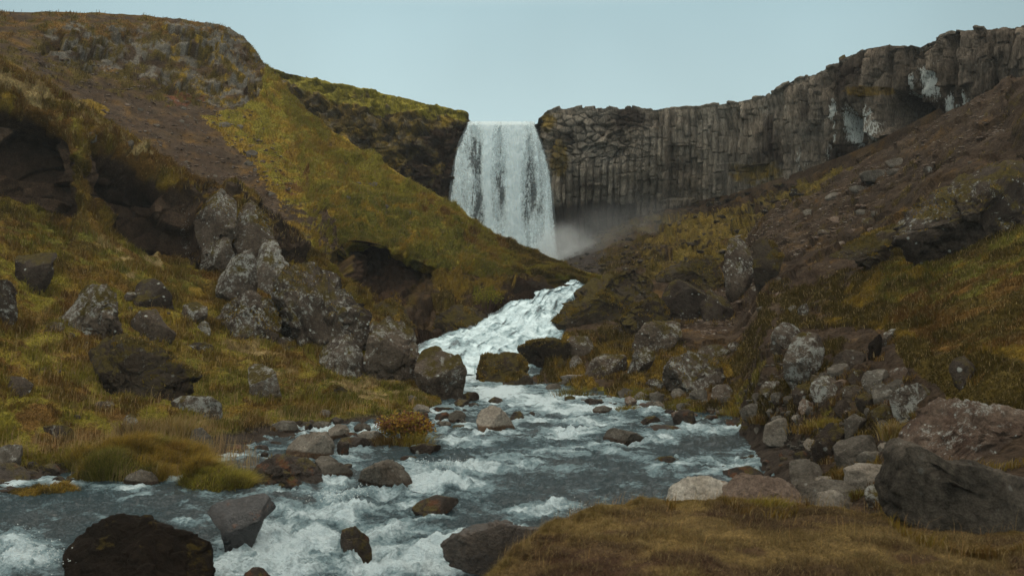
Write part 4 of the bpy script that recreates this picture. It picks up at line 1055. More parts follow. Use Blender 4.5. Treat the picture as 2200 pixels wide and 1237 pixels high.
 ('boulder', 'largest near boulder, smooth dark grey, filling the photo\'s edge above the dry grass', 'fore', .6, {'facets': 1, 'rough': .55, 'D': 7.2, 'sink': .1, 'box': .25, 'lean': .15, 'cuts': ((.1, -1, .18, .6), (.5, -.8, .6, .8))}, [(1908, 1110), (1914, 1040), (1924, 975), (1944, 952), (1984, 956), (2012, 984), (2060, 1004), (2110, 1006), (2200, 1034), (2320, 1060), (2330, 1200), (2150, 1190), (2000, 1150)]),
]
for nm, lb, mt, th_, opt, pl in BIG:
    rock(nm, lb, nm, mt, pl, th_, **opt)

# smaller stones: centre, size, material, label
SM = '''
1806 798 54 30 grey|angular grey rock with a rust spot on top, highest in the rock pile
1757 817 30 22 lich|small lichened stone left of the highest rock of the pile
1775 836 62 54 lich2|round rock with a white lichen face and rust patch, middle of the pile
1727 844 46 42 dark|dark wedge shaped rock left of the white faced round rock
1849 812 46 30 dark|dark rock right below the rust spotted top rock of the pile
1891 814 66 40 grey|humped grey rock with frosty lichen, upper right of the pile
1941 804 46 28 brown|flat brownish rock at the top right corner of the pile
1939 828 50 24 grey|oval dark stone just under the flat brownish corner rock
1901 849 44 44 grey|flat faced grey block with an orange tip, left of the big lichen blotched boulder
1836 841 50 30 lich|white speckled rock between the round white faced rock and the orange tipped block
1864 862 40 34 dark|shadowed dark stone below the orange tipped block
1815 878 40 36 dark|tilted square stone near the foot of the pile
1907 888 62 40 dark|smooth dark stone with a lit top under the big lichen blotched boulder
1870 886 24 18 grey|small grey stone left of the smooth dark stone with the lit top
1732 874 28 30 brown|brownish stone leaning under the dark wedge shaped rock
1744 884 22 20 grey|little cube shaped grey stone beside the leaning brownish one
1667 884 40 18 grey|flat rounded stone near the water, below the pile
1630 886 60 34 grey|slanted grey slab dipping to the water at the stony shore
1661 835 46 32 lich|pale speckled rock at the left foot of the whitened boulder
1628 852 24 16 grey|isolated light grey stone at the left end of the pile
1675 852 34 18 grey|flat grey stone behind the clump of green moss
1678 903 34 22 grey|blocky stone just behind the pale ridged shore boulder
1714 896 22 12 pale|little pale stone in grass right of the blocky one
1586 909 44 16 wet|long wet stone lying along the water edge below the slanted slab
1745 952 30 16 pale|small light stone at the waterline right of the pale ridged boulder
1843 914 60 46 grey|peaked grey rock in the grass behind the long flat topped boulder
1901 917 26 24 grey|cracked upright stone next to the tall yellow grass tuft
1775 968 56 50 dark|wet dark boulder at the waterline in front of the peaked angular one
1912 961 42 20 pale|flat pale stone beside the coarse brown boulder
1880 986 68 30 grey|smooth rounded slab in front of the flat pale stone
1693 973 34 12 wet|low rusty stone breaking the water off the stony shore
1732 981 42 22 wet|rust coloured weedy stone between the low rusty stone and the shore
1773 1032 38 18 pale|small pale cobble behind the square cut dark block
1883 1068 40 42 lich2|white lichened rock tucked beside the largest near boulder
1612 989 52 12 wet|barely showing submerged stone with a white wake near the stony shore
1650 993 24 8 wet|sliver of stone at the surface right of the submerged stone with a wake
1345 846 36 20 grey|light grey block at the river edge, first of the pair by the green moss
1378 851 26 17 pale|light grey block beside it, second of the pair by the green moss
1356 862 30 20 brown|brownish stone under the pair of light grey blocks
1412 852 36 22 grey|dark grey stone by the white cobble at the water edge
1415 870 24 14 pale|bright white cobble at the water edge
1504 850 38 30 grey|boxy grey stone at the foot of the massive lichen splashed boulder
1459 846 34 20 grey|flat grey stone left of the boxy one at the big boulder's foot
1470 872 34 12 grey|thin flat stone on the shingle below the flat grey stone
1500 870 28 14 brown|round brown cobble next to the thin flat stone
1525 878 26 17 grey|grey cobble at the water edge under the boxy stone
1570 864 48 24 grey|wide grey stone in green grass, shoreward of the lichen topped rock
1552 843 48 36 lich2|knobbly lichen topped rock right of the boxy grey stone
1235 812 55 16 pale|pale flat slab among moss by the low rust brown dome
1216 820 18 14 grey|small grey stone under the pale flat slab
1188 831 32 14 grey|grey stone at the water edge beside the low rust brown dome
1326 711 28 16 dark|small dark rock in the hollow under the ochre mossed rock
1240 778 28 30 lich2|egg shaped white dotted rock near the lichen crowned one
1196 782 38 24 dark|dark rock half hidden between the mossy rock and the egg shaped one
1282 866 36 14 wet|dark stone at the edge of the current under the green bank
1293 881 42 18 grey|flat grey stone in the water just below the dark current edge stone
1469 892 48 22 brown|brown stone with a pale top in the shallows by the shingle
1406 826 36 24 lich|speckled rock left of the massive lichen splashed boulder
1474 747 20 8 grey|small flat stone on the brown path above the massive boulder
1530 899 30 12 wet|wet stone at the river margin right of the brown pale topped stone
1553 886 30 14 grey|grey cobble on the grassy margin by the wide grey stone
1440 884 22 9 wet|dark pebble sized stone left of the brown pale topped stone
1385 872 24 10 wet|dark low stone just upstream of the white cobble
612 917 54 28 grey|grey brown rock at the grass edge where the shallow channel begins
580 931 22 10 wet|small wet stone left of the channel's grey brown rock
656 915 30 18 wet|mossy wet stone right of the channel's grey brown rock
690 914 40 18 grey|flat grey stone in shallow water above the pale flat topped boulder
728 928 42 34 pale|pointed tan rock right of the pale flat topped boulder
752 937 32 16 wet|dark stone touching the pointed tan rock
778 920 38 20 grey|peaked grey rock in the shallows behind the pale slab
801 901 22 8 wet|tiny wet stone upstream of the peaked grey rock
816 908 28 13 wet|small dark stone right of the tiny wet one, behind the orange bush
794 940 58 28 pale|pale slab lying left of the orange bush
760 953 66 26 wet|dark algae covered rock in front of the pale slab
880 899 80 24 wet|long dark rock with mossy crest directly behind the orange bush
951 881 50 12 wet|low rust brown stone in the channel below the round shouldered boulder
952 897 34 22 wet|dark brown stone left of the peaked grey one, mid channel
982 896 34 26 grey|peaked grey brown stone beside the pointed grey brown river rock
950 912 28 14 grey|small grey stone in front of the dark brown channel stone
992 917 36 7 wet|thin sliver of wet stone downstream of the peaked grey brown stone
989 866 32 14 wet|dark stone at the foot of the round shouldered boulder
1012 853 34 22 dark|dark jagged stone right of the round shouldered boulder's foot
912 966 72 24 dark|dark angular rock in front of the orange bush
877 985 34 10 wet|wet brown stone just breaking the surface below the dark angular rock
883 858 26 16 grey|grey stone perched on the grassy tip of the bank
905 880 40 20 pale|tan rock sliding from the grassy tip into the water
697 888 30 14 grey|grey wedge stone set in the grassy water edge
737 965 26 40 wet|wet dark upright side rock against the pale flat topped boulder
742 1004 30 16 wet|small wet stone behind the rust footed grey rock
670 848 30 8 grey|flat stone lying in the bank grass
1018 870 22 10 wet|small stone under the dark jagged one
1143 888 12 7 wet|tiny stone right of the small pointed stone in mid river
1452 984 10 5 wet|fleck of stone awash in mid river
720 842 50 22 moss|dark mossy hummock stone in the lower bank grass
222 872 58 18 lich|flat lichened stone among the bank grass under the outcrop
110 1012 34 26 wet|dark square stone standing in the shallow left channel
60 1018 40 14 wet|flat dark stone in the shallow channel beside the brown block
330 955 26 10 grey|grey pebble at the head of the shallow channel
430 748 60 22 dark|dark layered ledge stone in the shadowed grass hollow
600 735 70 20 lich|low speckled rock under the biggest boulder, right of the triangular one
608 722 40 12 lich|thin stone wedged between the triangular and the biggest boulder
115 700 34 20 lich|low pale edged rock in grass left of the hump backed boulder
500 962 60 14 wet|dark wet step of stone crossing the shallow channel
560 962 30 12 wet|flat wet stone left of the pale flat topped boulder
540 930 26 8 wet|thin wet ledge below the bank grass at the channel head
1885 375 70 22 grey|pale slab sliding down the top of the brown scree
1935 348 54 18 grey|long light slab highest on the brown scree
1925 368 34 12 grey|short light slab under the long highest one
1850 405 40 14 grey|grey stone on the scree edge above the ochre band
1800 420 44 16 grey|grey wedge stone at the ochre edge of the scree
1740 455 26 10 grey|small grey stone low on the scree's ochre edge
1995 365 22 14 lich2|white lichened stone alone on the upper brown scree
1855 455 30 12 grey|small flat stone in the middle of the brown scree
1562 545 50 16 grey|light flat slab leaning against the white streaked buttress
1592 510 28 12 grey|pale stone on top of the white streaked buttress
538 330 26 18 grey|pale grey block on the left hill scree
532 352 22 14 grey|second pale block just below the first on the left hill scree
548 365 12 8 grey|smallest pale block under the two on the left hill scree
480 266 30 12 grey|flat grey stone high on the left hill scree below the crag
300 236 14 8 grey|lone grey stone near the red plants on the left scree
195 293 24 18 grey|grey rock on the crest above the dark hollows
278 310 18 18 grey|small upright grey stone further down the same crest
800 396 24 12 grey|grey stone embedded near the skyline edge of the green ridge
95 36 14 8 lich2|white stone on the hilltop skyline
1810 128 14 22 dark|lone stub of rock standing on the cliff skyline
'''
RIV = 0
for i, ln in enumerate([l for l in SM.strip().split('\n') if l.strip()]):
    head, lb = ln.split('|')
    a = head.split()
    x, y, w_, h_ = map(float, a[:4])
    r = a[4] == 'wet' and y > 840
    rock('stone' if w_ < 45 else 'rock', lb, 'stone' if w_ < 45 else 'rock', a[4], ell(x, y, w_, h_, i + 7), .85, river=r, facets=6, sink=.2, seed=900 + i,
         **({'D': 49.2} if y == 128 else {'D': 50.2} if (x, y) == (95, 36) else {}))

def zone(n, poly, wr, mat, label, group, seed, river=False):
    rr = random.Random(seed); k = 0; used = []
    xs_ = [p[0] for p in poly]; ys_ = [p[1] for p in poly]
    while k < n:
        x, y = rr.uniform(min(xs_), max(xs_)), rr.uniform(min(ys_), max(ys_))
        if not inpoly(np.array(x), np.array(y), poly): continue
        w_ = wr[0] + (wr[1] - wr[0]) * rr.random() ** 2
        if any(abs(x - a) < (w_ + b) * .45 and abs(y - c) < (w_ + b) * .25 for a, c, b in used): continue
        used.append((x, y, w_))
        rock('stone', label, 'stone', rr.choice(mat), ell(x, y, w_, w_ * rr.uniform(.38, .6), seed * 100 + k), .85, river=river, facets=6, sink=.2, seed=seed * 100 + k, group=group, level=3)
        k += 1
zone(34, [(480, 925), (740, 896), (960, 884), (1010, 876), (990, 930), (800, 965), (560, 985), (480, 975)], (10, 30), ['wet', 'wet', 'dark', 'grey'],
     'small stone breaking the surface of the shallow side channel', 'small stones in the shallow side channel', 41, True)
zone(16, [(0, 990), (130, 995), (250, 985), (240, 1020), (120, 1042), (60, 1045)], (12, 30), ['wet', 'dark'],
     'small dark stone in the shallow water above the flat mossy strip', 'small stones above the mossy strip', 42, True)
zone(60, [(1180, 850), (1300, 868), (1420, 880), (1560, 905), (1640, 935), (1660, 905), (1560, 860), (1420, 838), (1250, 835)], (9, 26), ['grey', 'brown', 'dark', 'lich'],
     'small stone of the shingle lining the right water edge', 'shingle stones along the right water edge', 43)
zone(60, [(1640, 870), (1700, 820), (1800, 790), (1960, 800), (2020, 880), (1900, 930), (1930, 1000), (1850, 1050), (1760, 950), (1690, 905)], (12, 34), ['grey', 'dark', 'brown', 'lich'],
     'small stone filling the gaps of the rock pile on the right shore', 'small filling stones of the rock pile', 44)
zone(14, [(1700, 975), (1760, 985), (1700, 1030), (1560, 1015), (1480, 1000), (1600, 975)], (9, 22), ['wet'],
     'low wet stone awash off the right shore', 'wet stones awash off the right shore', 45, True)
zone(26, [(60, 600), (460, 660), (460, 760), (300, 960), (60, 940), (20, 760)], (10, 26), ['lich', 'dark', 'lich2'],
     'small lichened stone half hidden in the left bank grass', 'small stones in the left bank grass', 46)
zone(26, [(1470, 660), (1600, 560), (1900, 420), (2150, 260), (2180, 330), (1950, 460), (1850, 620), (1640, 700), (1500, 740)], (8, 26), ['grey', 'brown', 'lich'],
     'loose grey stone lying on the brown scree', 'loose stones on the brown scree', 47)
zone(22, [(200, 190), (420, 220), (520, 260), (640, 420), (600, 460), (420, 380), (260, 260)], (7, 18), ['grey', 'brown'],
     'loose stone lying on the left hill scree', 'loose stones on the left hill scree', 48)
zone(14, [(700, 300), (960, 450), (1060, 520), (900, 500), (720, 420)], (8, 18), ['grey', 'lich'],
     'small stone showing through the grass of the green ridge', 'small stones in the green ridge grass', 49)
print('rocks', COUNT['n'])
# ------------------------------------------------------------------ water
def water_mat(name, amp=1.0, bd=.14):
    m, t, b, o = new_mat(name)
    P = t.nodes.new('ShaderNodeNewGeometry').outputs['Position']
    fo = N(t, 'ShaderNodeAttribute', attribute_name='Foam').outputs['Fac']
    Q = stretch(t, P, (.85, 1.15, 1.0))
    n1 = noise(t, Q, 2.6, 6, .62, .7); n2 = noise(t, Q, 20, 4, .65, .3)
    f = ma(t, 'ADD', fo, ma(t, 'ADD', mr(t, n1, .25, .75, -.60 * amp, .60 * amp), mr(t, n2, .3, .7, -.16 * amp, .16 * amp)))
    f = mr(t, f, .22, 1.02, 0, 1)
    deep = mix(t, mr(t, noise(t, P, .5, 3), .4, .6, 0, 1), (.032, .062, .074), (.048, .066, .072))
    c = mix(t, mr(t, f, .5, 1, 0, 1), mix(t, mr(t, f, 0, .5, 0, 1), deep, (.20, .31, .35)), (.66, .82, .88))
    t.links.new(c, b.inputs['Base Color'])
    t.links.new(mr(t, f, 0, 1, .09, .75), b.inputs['Roughness'])
    b.inputs['IOR'].default_value = 1.33
    Rp = stretch(t, P, (.55, 1.5, 1.0))
    h = ma(t, 'ADD', noise(t, Rp, 4.5, 6, .6, .4), ma(t, 'MULTIPLY', noise(t, Rp, 19, 5, .7), .9))
    h = ma(t, 'ADD', h, ma(t, 'MULTIPLY', ma(t, 'MULTIPLY', n2, f), .5))
    bump(t, b, h, bd)
    return m
M_WATER = water_mat('river_water')
M_CASC = water_mat('cascade_water', .55, .045)

Dr = []
pyv = np.arange(1420, 786, -1.9)
Dw = np.array([water_D(p) for p in np.minimum(pyv, 1350)])
Dw = np.unique(np.concatenate([[2.5, 4, 5, 6, 7, 7.5], Dw[Dw > 7.6]]))
xs = np.linspace(-330, 2430, 1060)
Dg, Xg = np.meshgrid(Dw, xs, indexing='ij')
V = np.stack([(Xg - 1100) / F * np.maximum(Dg, 8.0), Dg, zlev(Dg)], -1)
px, py = proj(V)
fx, fy = px + 60 * fbm(V, .5, 3, 600), py + 18 * fbm(V, .5, 3, 601)
FO = [  # x, y, rx, ry, strength: where the water breaks white
 (620, 1165, 150, 45, 1.0), (560, 1215, 160, 40, .9), (850, 1205, 200, 45, 1.0), (1010, 1195, 130, 26, 1.0), (30, 1200, 110, 45, .85), (20, 1165, 60, 22, .6), (760, 1095, 110, 26, .75), (700, 1120, 90, 25, .7), (930, 1035, 150, 20, .85),
 (1000, 1005, 130, 14, .7), (900, 1000, 80, 12, .55), (1130, 1002, 110, 12, .5), (1180, 975, 90, 10, .5), (1200, 1090, 50, 12, .75), (1160, 1105, 60, 18, .8), (870, 1080, 60, 12, .5), (700, 1065, 60, 14, .7), (760, 1060, 60, 8, .6),
 (1080, 840, 100, 18, 1.0), (1010, 800, 110, 25, 1.2), (1150, 860, 120, 14, .8), (1260, 875, 120, 12, .75), (1220, 900, 120, 10, .7), (1290, 905, 70, 9, .8), (1250, 930, 110, 12, .75), (1180, 945, 90, 9, .5), (1390, 875, 120, 10, .55), (1540, 925, 100, 8, .6), (1490, 900, 60, 6, .5),
 (1510, 990, 70, 9, .5), (1600, 1000, 90, 10, .55), (1540, 1015, 60, 8, .55), (1230, 962, 80, 8, .55), (1300, 965, 70, 7, .5), (480, 1120, 60, 8, .6), (400, 1125, 60, 8, .5), (700, 975, 60, 6, .5), (530, 965, 60, 10, .55), (540, 980, 40, 8, .5), (370, 1028, 40, 8, .7), (190, 997, 50, 5, .5),
 (560, 915, 70, 8, .5), (850, 890, 120, 8, .45), (990, 880, 80, 9, .6), (760, 1000, 60, 8, .5), (1030, 945, 120, 10, .3), (880, 940, 80, 6, .3), (300, 1080, 200, 14, .22), (1000, 1060, 160, 12, .3), (480, 1195, 40, 40, .7), (840, 1150, 110, 25, .75), (1060, 1165, 110, 14, .8), (0, 1080, 120, 10, .2)]
foam = np.zeros_like(px)
for (x, y, rx, ry, a) in FO:
    foam = np.maximum(foam, a * np.exp(-(((fx - x) / rx) ** 2 + ((fy - y) / ry) ** 2) ** 1.2))
for (x, y, w_, h_) in RIVER_ROCKS:
    k = max(10, w_)
    foam = np.maximum(foam, .55 * np.exp(-(((px - x) / (k * .62)) ** 2 + ((py - y + 1) / (3.5 + k * .06)) ** 2) ** 1.5))
    foam = np.maximum(foam, .38 * np.exp(-(((px - x + k * .2) / (k * .7)) ** 2 + ((py - y - 5 - k * .08) / (5 + k * .10)) ** 2)))
calm = 1 - np.exp(-(((px - 190) / 300) ** 2 + ((py - 1085) / 30) ** 2) ** 1.5)
foam = foam * (.35 + .65 * calm)
foam = foam * 1.12 + (.07 + .42 * sstep(-.05, .35, fbm(V * np.array([1, .8, 1]), .9, 5, 610, .65)) * (1 - sstep(1040, 1200, px) * sstep(950, 1010, py) * .8)) * calm
wav = .075 * fbm(V * np.array([1, 1.3, 1]), 2.0, 5, 620, .6, True) + .030 * fbm(V * np.array([.7, 1.4, 1]), 7.5, 3, 623, .65, True) * sstep(26, 12, Dg) + .03 * fbm(V, .6, 2, 621)
bil =   .26 * fbm(V, 1.5, 5, 630, .6, True) + .05 * fbm(V, 6, 3, 631, .6)
chan = 1 - .6 * sstep(600, 450, px) * sstep(1060, 1040, py)
V[..., 2] += (wav * (.8 + .5 * foam) + np.clip(foam, 0, 1) ** 1.5 * bil * sstep(30, 12, Dg) * 1.0) * chan
# water piling over the submerged boulder
V[..., 2] += .20 * np.exp(-(((px - 1085) / 150) ** 2 + ((Dg - 10.9) / .6) ** 2))
V[..., 2] -= .14 * np.exp(-(((px - 900) / 400) ** 2 + ((Dg - 9.3) / .8) ** 2))
grid_mesh('river', V, M_WATER, {'Foam': foam}, land=False, label='shallow river of grey water and white rapids flowing towards the viewer')

# small cascade between the mossy rocks
R = [
 [(1226, 622, 38.6), (1262, 622, 38.6)],
 [(1205, 632, 37.0), (1245, 632, 37.4)],
 [(1150, 645, 34.8), (1225, 650, 35.4)],
 [(1095, 674, 32.8), (1212, 680, 33.2)],
 [(1035, 705, 31.0), (1210, 708, 31.4)],
 [(985, 732, 29.6), (1205, 735, 29.9)],
 [(935, 752, 28.3), (1185, 758, 28.6)],
 [(915, 772, 27.4), (1160, 776, 27.5)],
 [(920, 792, 26.4), (1130, 796, 26.4)],
 [(930, 812, 25.2), (1120, 815, 25.2)],
]
rows = []
for a, b_ in R:
    A_, B_ = W(*a), W(*b_)
    rows.append([A_ + np.array([-.5, 0, -.25]), A_, A_ * .65 + B_ * .35 + np.array([0, 0, .10]), A_ * .35 + B_ * .65 + np.array([0, 0, .08]), B_, B_ + np.array([.5, 0, -.15])])
V, tr, tcn = loft(rows, 1.7)
px, py = proj(V)
n_ = normals(V); n_ = n_ * np.sign(n_[..., 2:3].mean())
fl = np.stack([V[..., 0], V[..., 1] * .45, V[..., 2]], -1)
low = sstep(9.0, 7.8, tr)[:, None]
TC, TR = np.meshgrid(tcn, tr)
st = fbm(np.stack([TC * 2.6 + .8 * fbm(fl, .8, 2, 646), TR * .55, TC * 0], -1), 1.3, 5, 643, .6)
V = V + n_ * (.24 + (.17 * fbm(fl, 1.3, 4, 640, .5, True) + .12 * st + .025 * fbm(fl, 5, 3, 641, .5, True) + .02 * fbm(V, 9, 3, 642)) * (.3 + .7 * low))[..., None]
edge = np.minimum(tcn, 5 - tcn)[None, :]
foam = .86 - .65 * sstep(.02, .40, st) - .55 * sstep(1.25, .75, edge + .9 * fbm(fl, 1.6, 4, 644, .6))
V[..., 2] -= .22 * sstep(8.2, 9, tr)[:, None]
grid_mesh('cascade_water', V, M_CASC, {'Foam': foam}, land=False, label='short white cascade pouring between mossy rocks into the river')

# spray drops thrown up by the cascade and rapids: tiny white beads
rs = np.random.RandomState(5)
def spray(name, pts, rad, label):
    v, f = ico(1)
    n = len(pts)
    Vv = (v[None] * rad[:, None, None] + pts[:, None, :]).reshape(-1, 3)
    ff = (f[None] + (np.arange(n) * len(v))[:, None, None]).reshape(-1)
    m, t, b, o = M_SPRAY
    ob = raw_mesh(name, Vv, 3, ff, m); tag(ob, label, None, None, 'stuff')
M_SPRAY = new_mat('spray_drops')
M_SPRAY[2].inputs['Base Color'].default_value = (.62, .70, .71, 1); M_SPRAY[2].inputs['Roughness'].default_value = .5
pts, rad = [], []
def burst(x0, y0, x1, y1, Dn, n, up, sz):
    for k in range(n):
        u = rs.rand(); D_ = Dn[0] + (Dn[1] - Dn[0]) * u
        p = W(x0 + (x1 - x0) * u, y0 + (y1 - y0) * u, D_) + np.array([rs.randn() * .12, rs.randn() * .15, abs(rs.randn()) * up])
        pts.append(p); rad.append(sz * (.4 + rs.rand()))
burst(960, 750, 1040, 706, (28.6, 30.8), 260, .10, .008)
burst(1040, 706, 1140, 655, (30.8, 34.4), 260, .10, .008)
burst(1000, 780, 1110, 815, (26.5, 24.5), 200, .07, .010)
burst(0, 1180, 110, 1215, (10.0, 9.6), 300, .10, .0045)
burst(1160, 1095, 1240, 1092, (11.4, 11.6), 160, .04, .004)
burst(680, 1075, 780, 1058, (11.6, 12.1), 180, .04, .005)
burst(900, 1000, 1080, 1000, (13.6, 13.8), 250, .05, .005)
spray('spray', np.array(pts), np.array(rad), 'droplets thrown up over the rapids')

# pool under the fall and the stream above it
for nm, y0_, y1_, z0, xa, xb in (('pool_water', 44, 62.5, 0.72, -1.0, 7), ('stream_water', 62.6, 95, 10.30, -2.6, 1.4)):
    yy, xx = np.meshgrid(np.linspace(y0_, y1_, 60), np.linspace(xa, xb, 40), indexing='ij')
    V = np.stack([xx, yy, z0 + .04 * fbm(np.stack([xx, yy, xx * 0], -1), 1, 3, 650)], -1)
    grid_mesh(nm, V, M_WATER, {'Foam': xx * 0 + (.4 if nm[0] == 'p' else .5)}, land=False, label='churned pool at the foot of the waterfall' if nm[0] == 'p' else 'stream above the lip of the waterfall')

# ------------------------------------------------------------------ the waterfall
def fall_mat(name, k):
    m, t, b, o = new_mat(name)
    P = t.nodes.new('ShaderNodeNewGeometry').outputs['Position']
    cv = N(t, 'ShaderNodeAttribute', attribute_name='Cov').outputs['Fac']
    Q1 = stretch(t, P, (1, 1, .22)); Q2 = stretch(t, P, (1, 1, .55))
    n1 = noise(t, Q1, 3.2, 6, .72, .3); n2 = noise(t, Q2, 11 + 5 * k, 5, .75, .4)
    a = ma(t, 'ADD', cv, ma(t, 'ADD', mr(t, n1, .3, .7, -.30, .30), mr(t, n2, .3, .7, -.50, .50)))
    a = mr(t, a, .10, .85, .18 if k == 0 else 0, 1, True)
    tr_ = t.nodes.new('ShaderNodeBsdfTransparent')
    df = t.nodes.new('ShaderNodeBsdfDiffuse'); tl = t.nodes.new('ShaderNodeBsdfTranslucent')
    cc = mix(t, mr(t, n2, .35, .65, 0, 1), (.70, .88, .97), (.86, .98, 1.0))
    t.links.new(cc, df.inputs[0]); t.links.new(cc, tl.inputs[0])
    mx = t.nodes.new('ShaderNodeMixShader'); mx.inputs[0].default_value = .25
    t.links.new(df.outputs[0], mx.inputs[1]); t.links.new(tl.outputs[0], mx.inputs[2])
    bp = t.nodes.new('ShaderNodeBump'); bp.inputs['Distance'].default_value = .12
    t.links.new(ma(t, 'ADD', n1, n2), bp.inputs['Height']); t.links.new(bp.outputs[0], df.inputs['Normal'])
    m2 = t.nodes.new('ShaderNodeMixShader')
    t.links.new(a, m2.inputs[0]); t.links.new(tr_.outputs[0], m2.inputs[1]); t.links.new(mx.outputs[0], m2.inputs[2])
    t.links.new(m2.outputs[0], o.inputs[0])
    return m
def fall_sheet(name, k, parent):
    vv = np.linspace(0, 1, 260); uu = np.linspace(0, 1, 230)
    Ug, Vg = np.meshgrid(uu, vv)
    pyc = 250 + Vg * 325
    pl_ = np.interp(pyc, [250, 262, 300, 350, 400, 450, 575], [1004, 1003, 985, 973, 966, 962, 955])
    pr_ = np.interp(pyc, [250, 262, 310, 370, 450, 540, 575], [1148, 1150, 1169, 1184, 1192, 1198, 1212])
    X_ = pl_ + (pr_ - pl_) * Ug
    Dd = 62.0 - 1.9 * np.sqrt(Vg) - .35 * k
    lipk = sstep(.04, 0, Vg)
    Dd = Dd + lipk * 1.2
    V = np.stack([(X_ - 1100) / F * Dd, Dd, (618.5 - (pyc + 6 * (1 - Vg))) / F * Dd], -1)
    V[..., 2] = np.minimum(V[..., 2], 10.40 + .16 * fbm(np.stack([Ug * 14, Vg * 0, Vg * 0], -1), 1, 4, 3 + k, .6))
    sx = V[..., 0]; sz = V[..., 2]
    stv = np.stack([sx, sx * 0 + 5 * k, sz * .12], -1)
    str_ = fbm(stv, 1.1, 5, 660 + k, .6)
    V[..., 1] -= .30 * str_ * sstep(0, .3, Vg) + .08 * fbm(np.stack([sx, sx * 0, sz * .5], -1), 4, 3, 670 + k)
    bands = sum(a * np.exp(-((X_ - x) / w_) ** 2) for x, w_, a in ((1012, 12, .20), (1052, 14, .35), (1096, 20, .42), (1118, 10, .2), (1178, 8, .35), (990, 10, .15)))
    Xw = X_ + 16 * fbm(np.stack([sx * .5, sx * 0, sz * .35], -1), 1, 3, 690); gn = .25 + 1.1 * sstep(-.25, .3, fbm(np.stack([sx * 1.4, sx * 0, sz * .45], -1), 1, 4, 691, .6))
    gaps = np.exp(-(((Xw - 1022) / 10) ** 2 + ((pyc - 360) / 90) ** 2)) + .9 * np.exp(-(((Xw - 1074) / 9) ** 2 + ((pyc - 370) / 80) ** 2)) + .6 * np.exp(-(((Xw - 1145) / 16) ** 2 + ((pyc - 440) / 110) ** 2)) \
        + .8 * np.exp(-(((Xw - 1022) / 14) ** 2 + ((pyc - 470) / 60) ** 2))
    cov = .64 + bands - 1.0 * gaps * gn + 1.25 * str_ + .22 * np.exp(-((pyc - 256) / 18) ** 2) + .55 * sstep(440, 550, pyc) - (.34 if k else 0) + (.5 * bands if k else 0)
    cov -= sstep(.035, 0, Ug + .03 * str_) * 1.0 + sstep(.965, 1, Ug + .03 * str_) * 1.0
    return raw_mesh(name, V.reshape(-1, 3), 4, grid_loops(*V.shape[:2]), fall_mat('falling_water_%d' % k, k), {'Cov': cov.reshape(-1)}, parent=parent)
fall = bpy.data.objects.new('waterfall_water', None); C.objects.link(fall); fall.location = (0, 0, 0)
tag(fall, 'wide white waterfall dropping in a single curtain over the dark cliff', 'waterfall', None, 'structure')
fall_sheet('water_curtain', 0, fall)
fall_sheet('spray_curtain', 1, fall)

# drifting mist at the foot of the fall
def mist(name, loc, size, dens, label):
    v, f = ico(3)
    m = bpy.data.materials.new(name + '_vapour'); m.use_nodes = True; t = m.node_tree; t.nodes.clear()
    o = t.nodes.new('ShaderNodeOutputMaterial'); vo = t.nodes.new('ShaderNodeVolumePrincipled')
    vo.inputs['Color'].default_value = (.90, .97, 1, 1)
    tcn_ = t.nodes.new('ShaderNodeTexCoord'); gl = t.nodes.new('ShaderNodeVectorMath'); gl.operation = 'LENGTH'
    t.links.new(tcn_.outputs['Object'], gl.inputs[0])
    fall_ = mr(t, gl.outputs['Value'], .15, 1.0, 1, 0, True)
    nn = mr(t, noise(t, t.nodes.new('ShaderNodeNewGeometry').outputs['Position'], .55, 3), .35, .65, .3, 1.6)
    t.links.new(ma(t, 'MULTIPLY', ma(t, 'MULTIPLY', fall_, nn), dens), vo.inputs['Density'])
    t.links.new(vo.outputs[0], o.inputs['Volume'])
    ob = raw_mesh(name, v, 3, f.reshape(-1), m); ob.location = loc; ob.scale = size
    tag(ob, label, None, None, 'stuff')
mist('mist', (3.1, 57.8, 1.9), (2.4, 2.0, 2.3), .7, 'dense white mist where the waterfall strikes the pool')
mist('mist', (6.4, 55.5, 2.6), (6.0, 4.0, 3.2), .045, 'thin mist drifting along the cliff foot right of the waterfall')
# ------------------------------------------------------------------ grass
def blade_mat(name):
    m, t, b, o = new_mat(name)
    col = N(t, 'ShaderNodeAttribute', attribute_name='Col').outputs['Color']
    b.inputs['Roughness'].default_value = .8; b.inputs['Specular IOR Level'].default_value = .15
    t.links.new(col, b.inputs['Base Color'])
    tl = t.nodes.new('ShaderNodeBsdfTranslucent'); t.links.new(col, tl.inputs[0])
    mx = t.nodes.new('ShaderNodeMixShader'); mx.inputs[0].default_value = .25
    t.links.new(b.outputs[0], mx.inputs[1]); t.links.new(tl.outputs[0], mx.inputs[2]); t.links.new(mx.outputs[0], o.inputs[0])
    return m
M_BLADE = blade_mat('grass_blades')

def sample(patch, n, rs, extra=None):
    V, col, px, py, g = patch
    vis = ((px > -350) & (px < 2750) & (py > -40) & (py < 1290)).astype(float)
    w_ = (g * vis)[:-1, :-1]
    if extra is not None: w_ = w_ * extra[:-1, :-1]
    w_ = w_.ravel(); cs = np.cumsum(w_); 
    k = np.searchsorted(cs, rs.rand(n) * cs[-1])
    k = np.minimum(k, len(w_) - 1)
    i, j = k // (V.shape[1] - 1), k % (V.shape[1] - 1)
    a, b = rs.rand(n, 1), rs.rand(n, 1)
    def bil(A): return A[i, j] * (1 - a) * (1 - b) + A[i + 1, j] * a * (1 - b) + A[i, j + 1] * (1 - a) * b + A[i + 1, j + 1] * a * b
    return bil(V), bil(col)

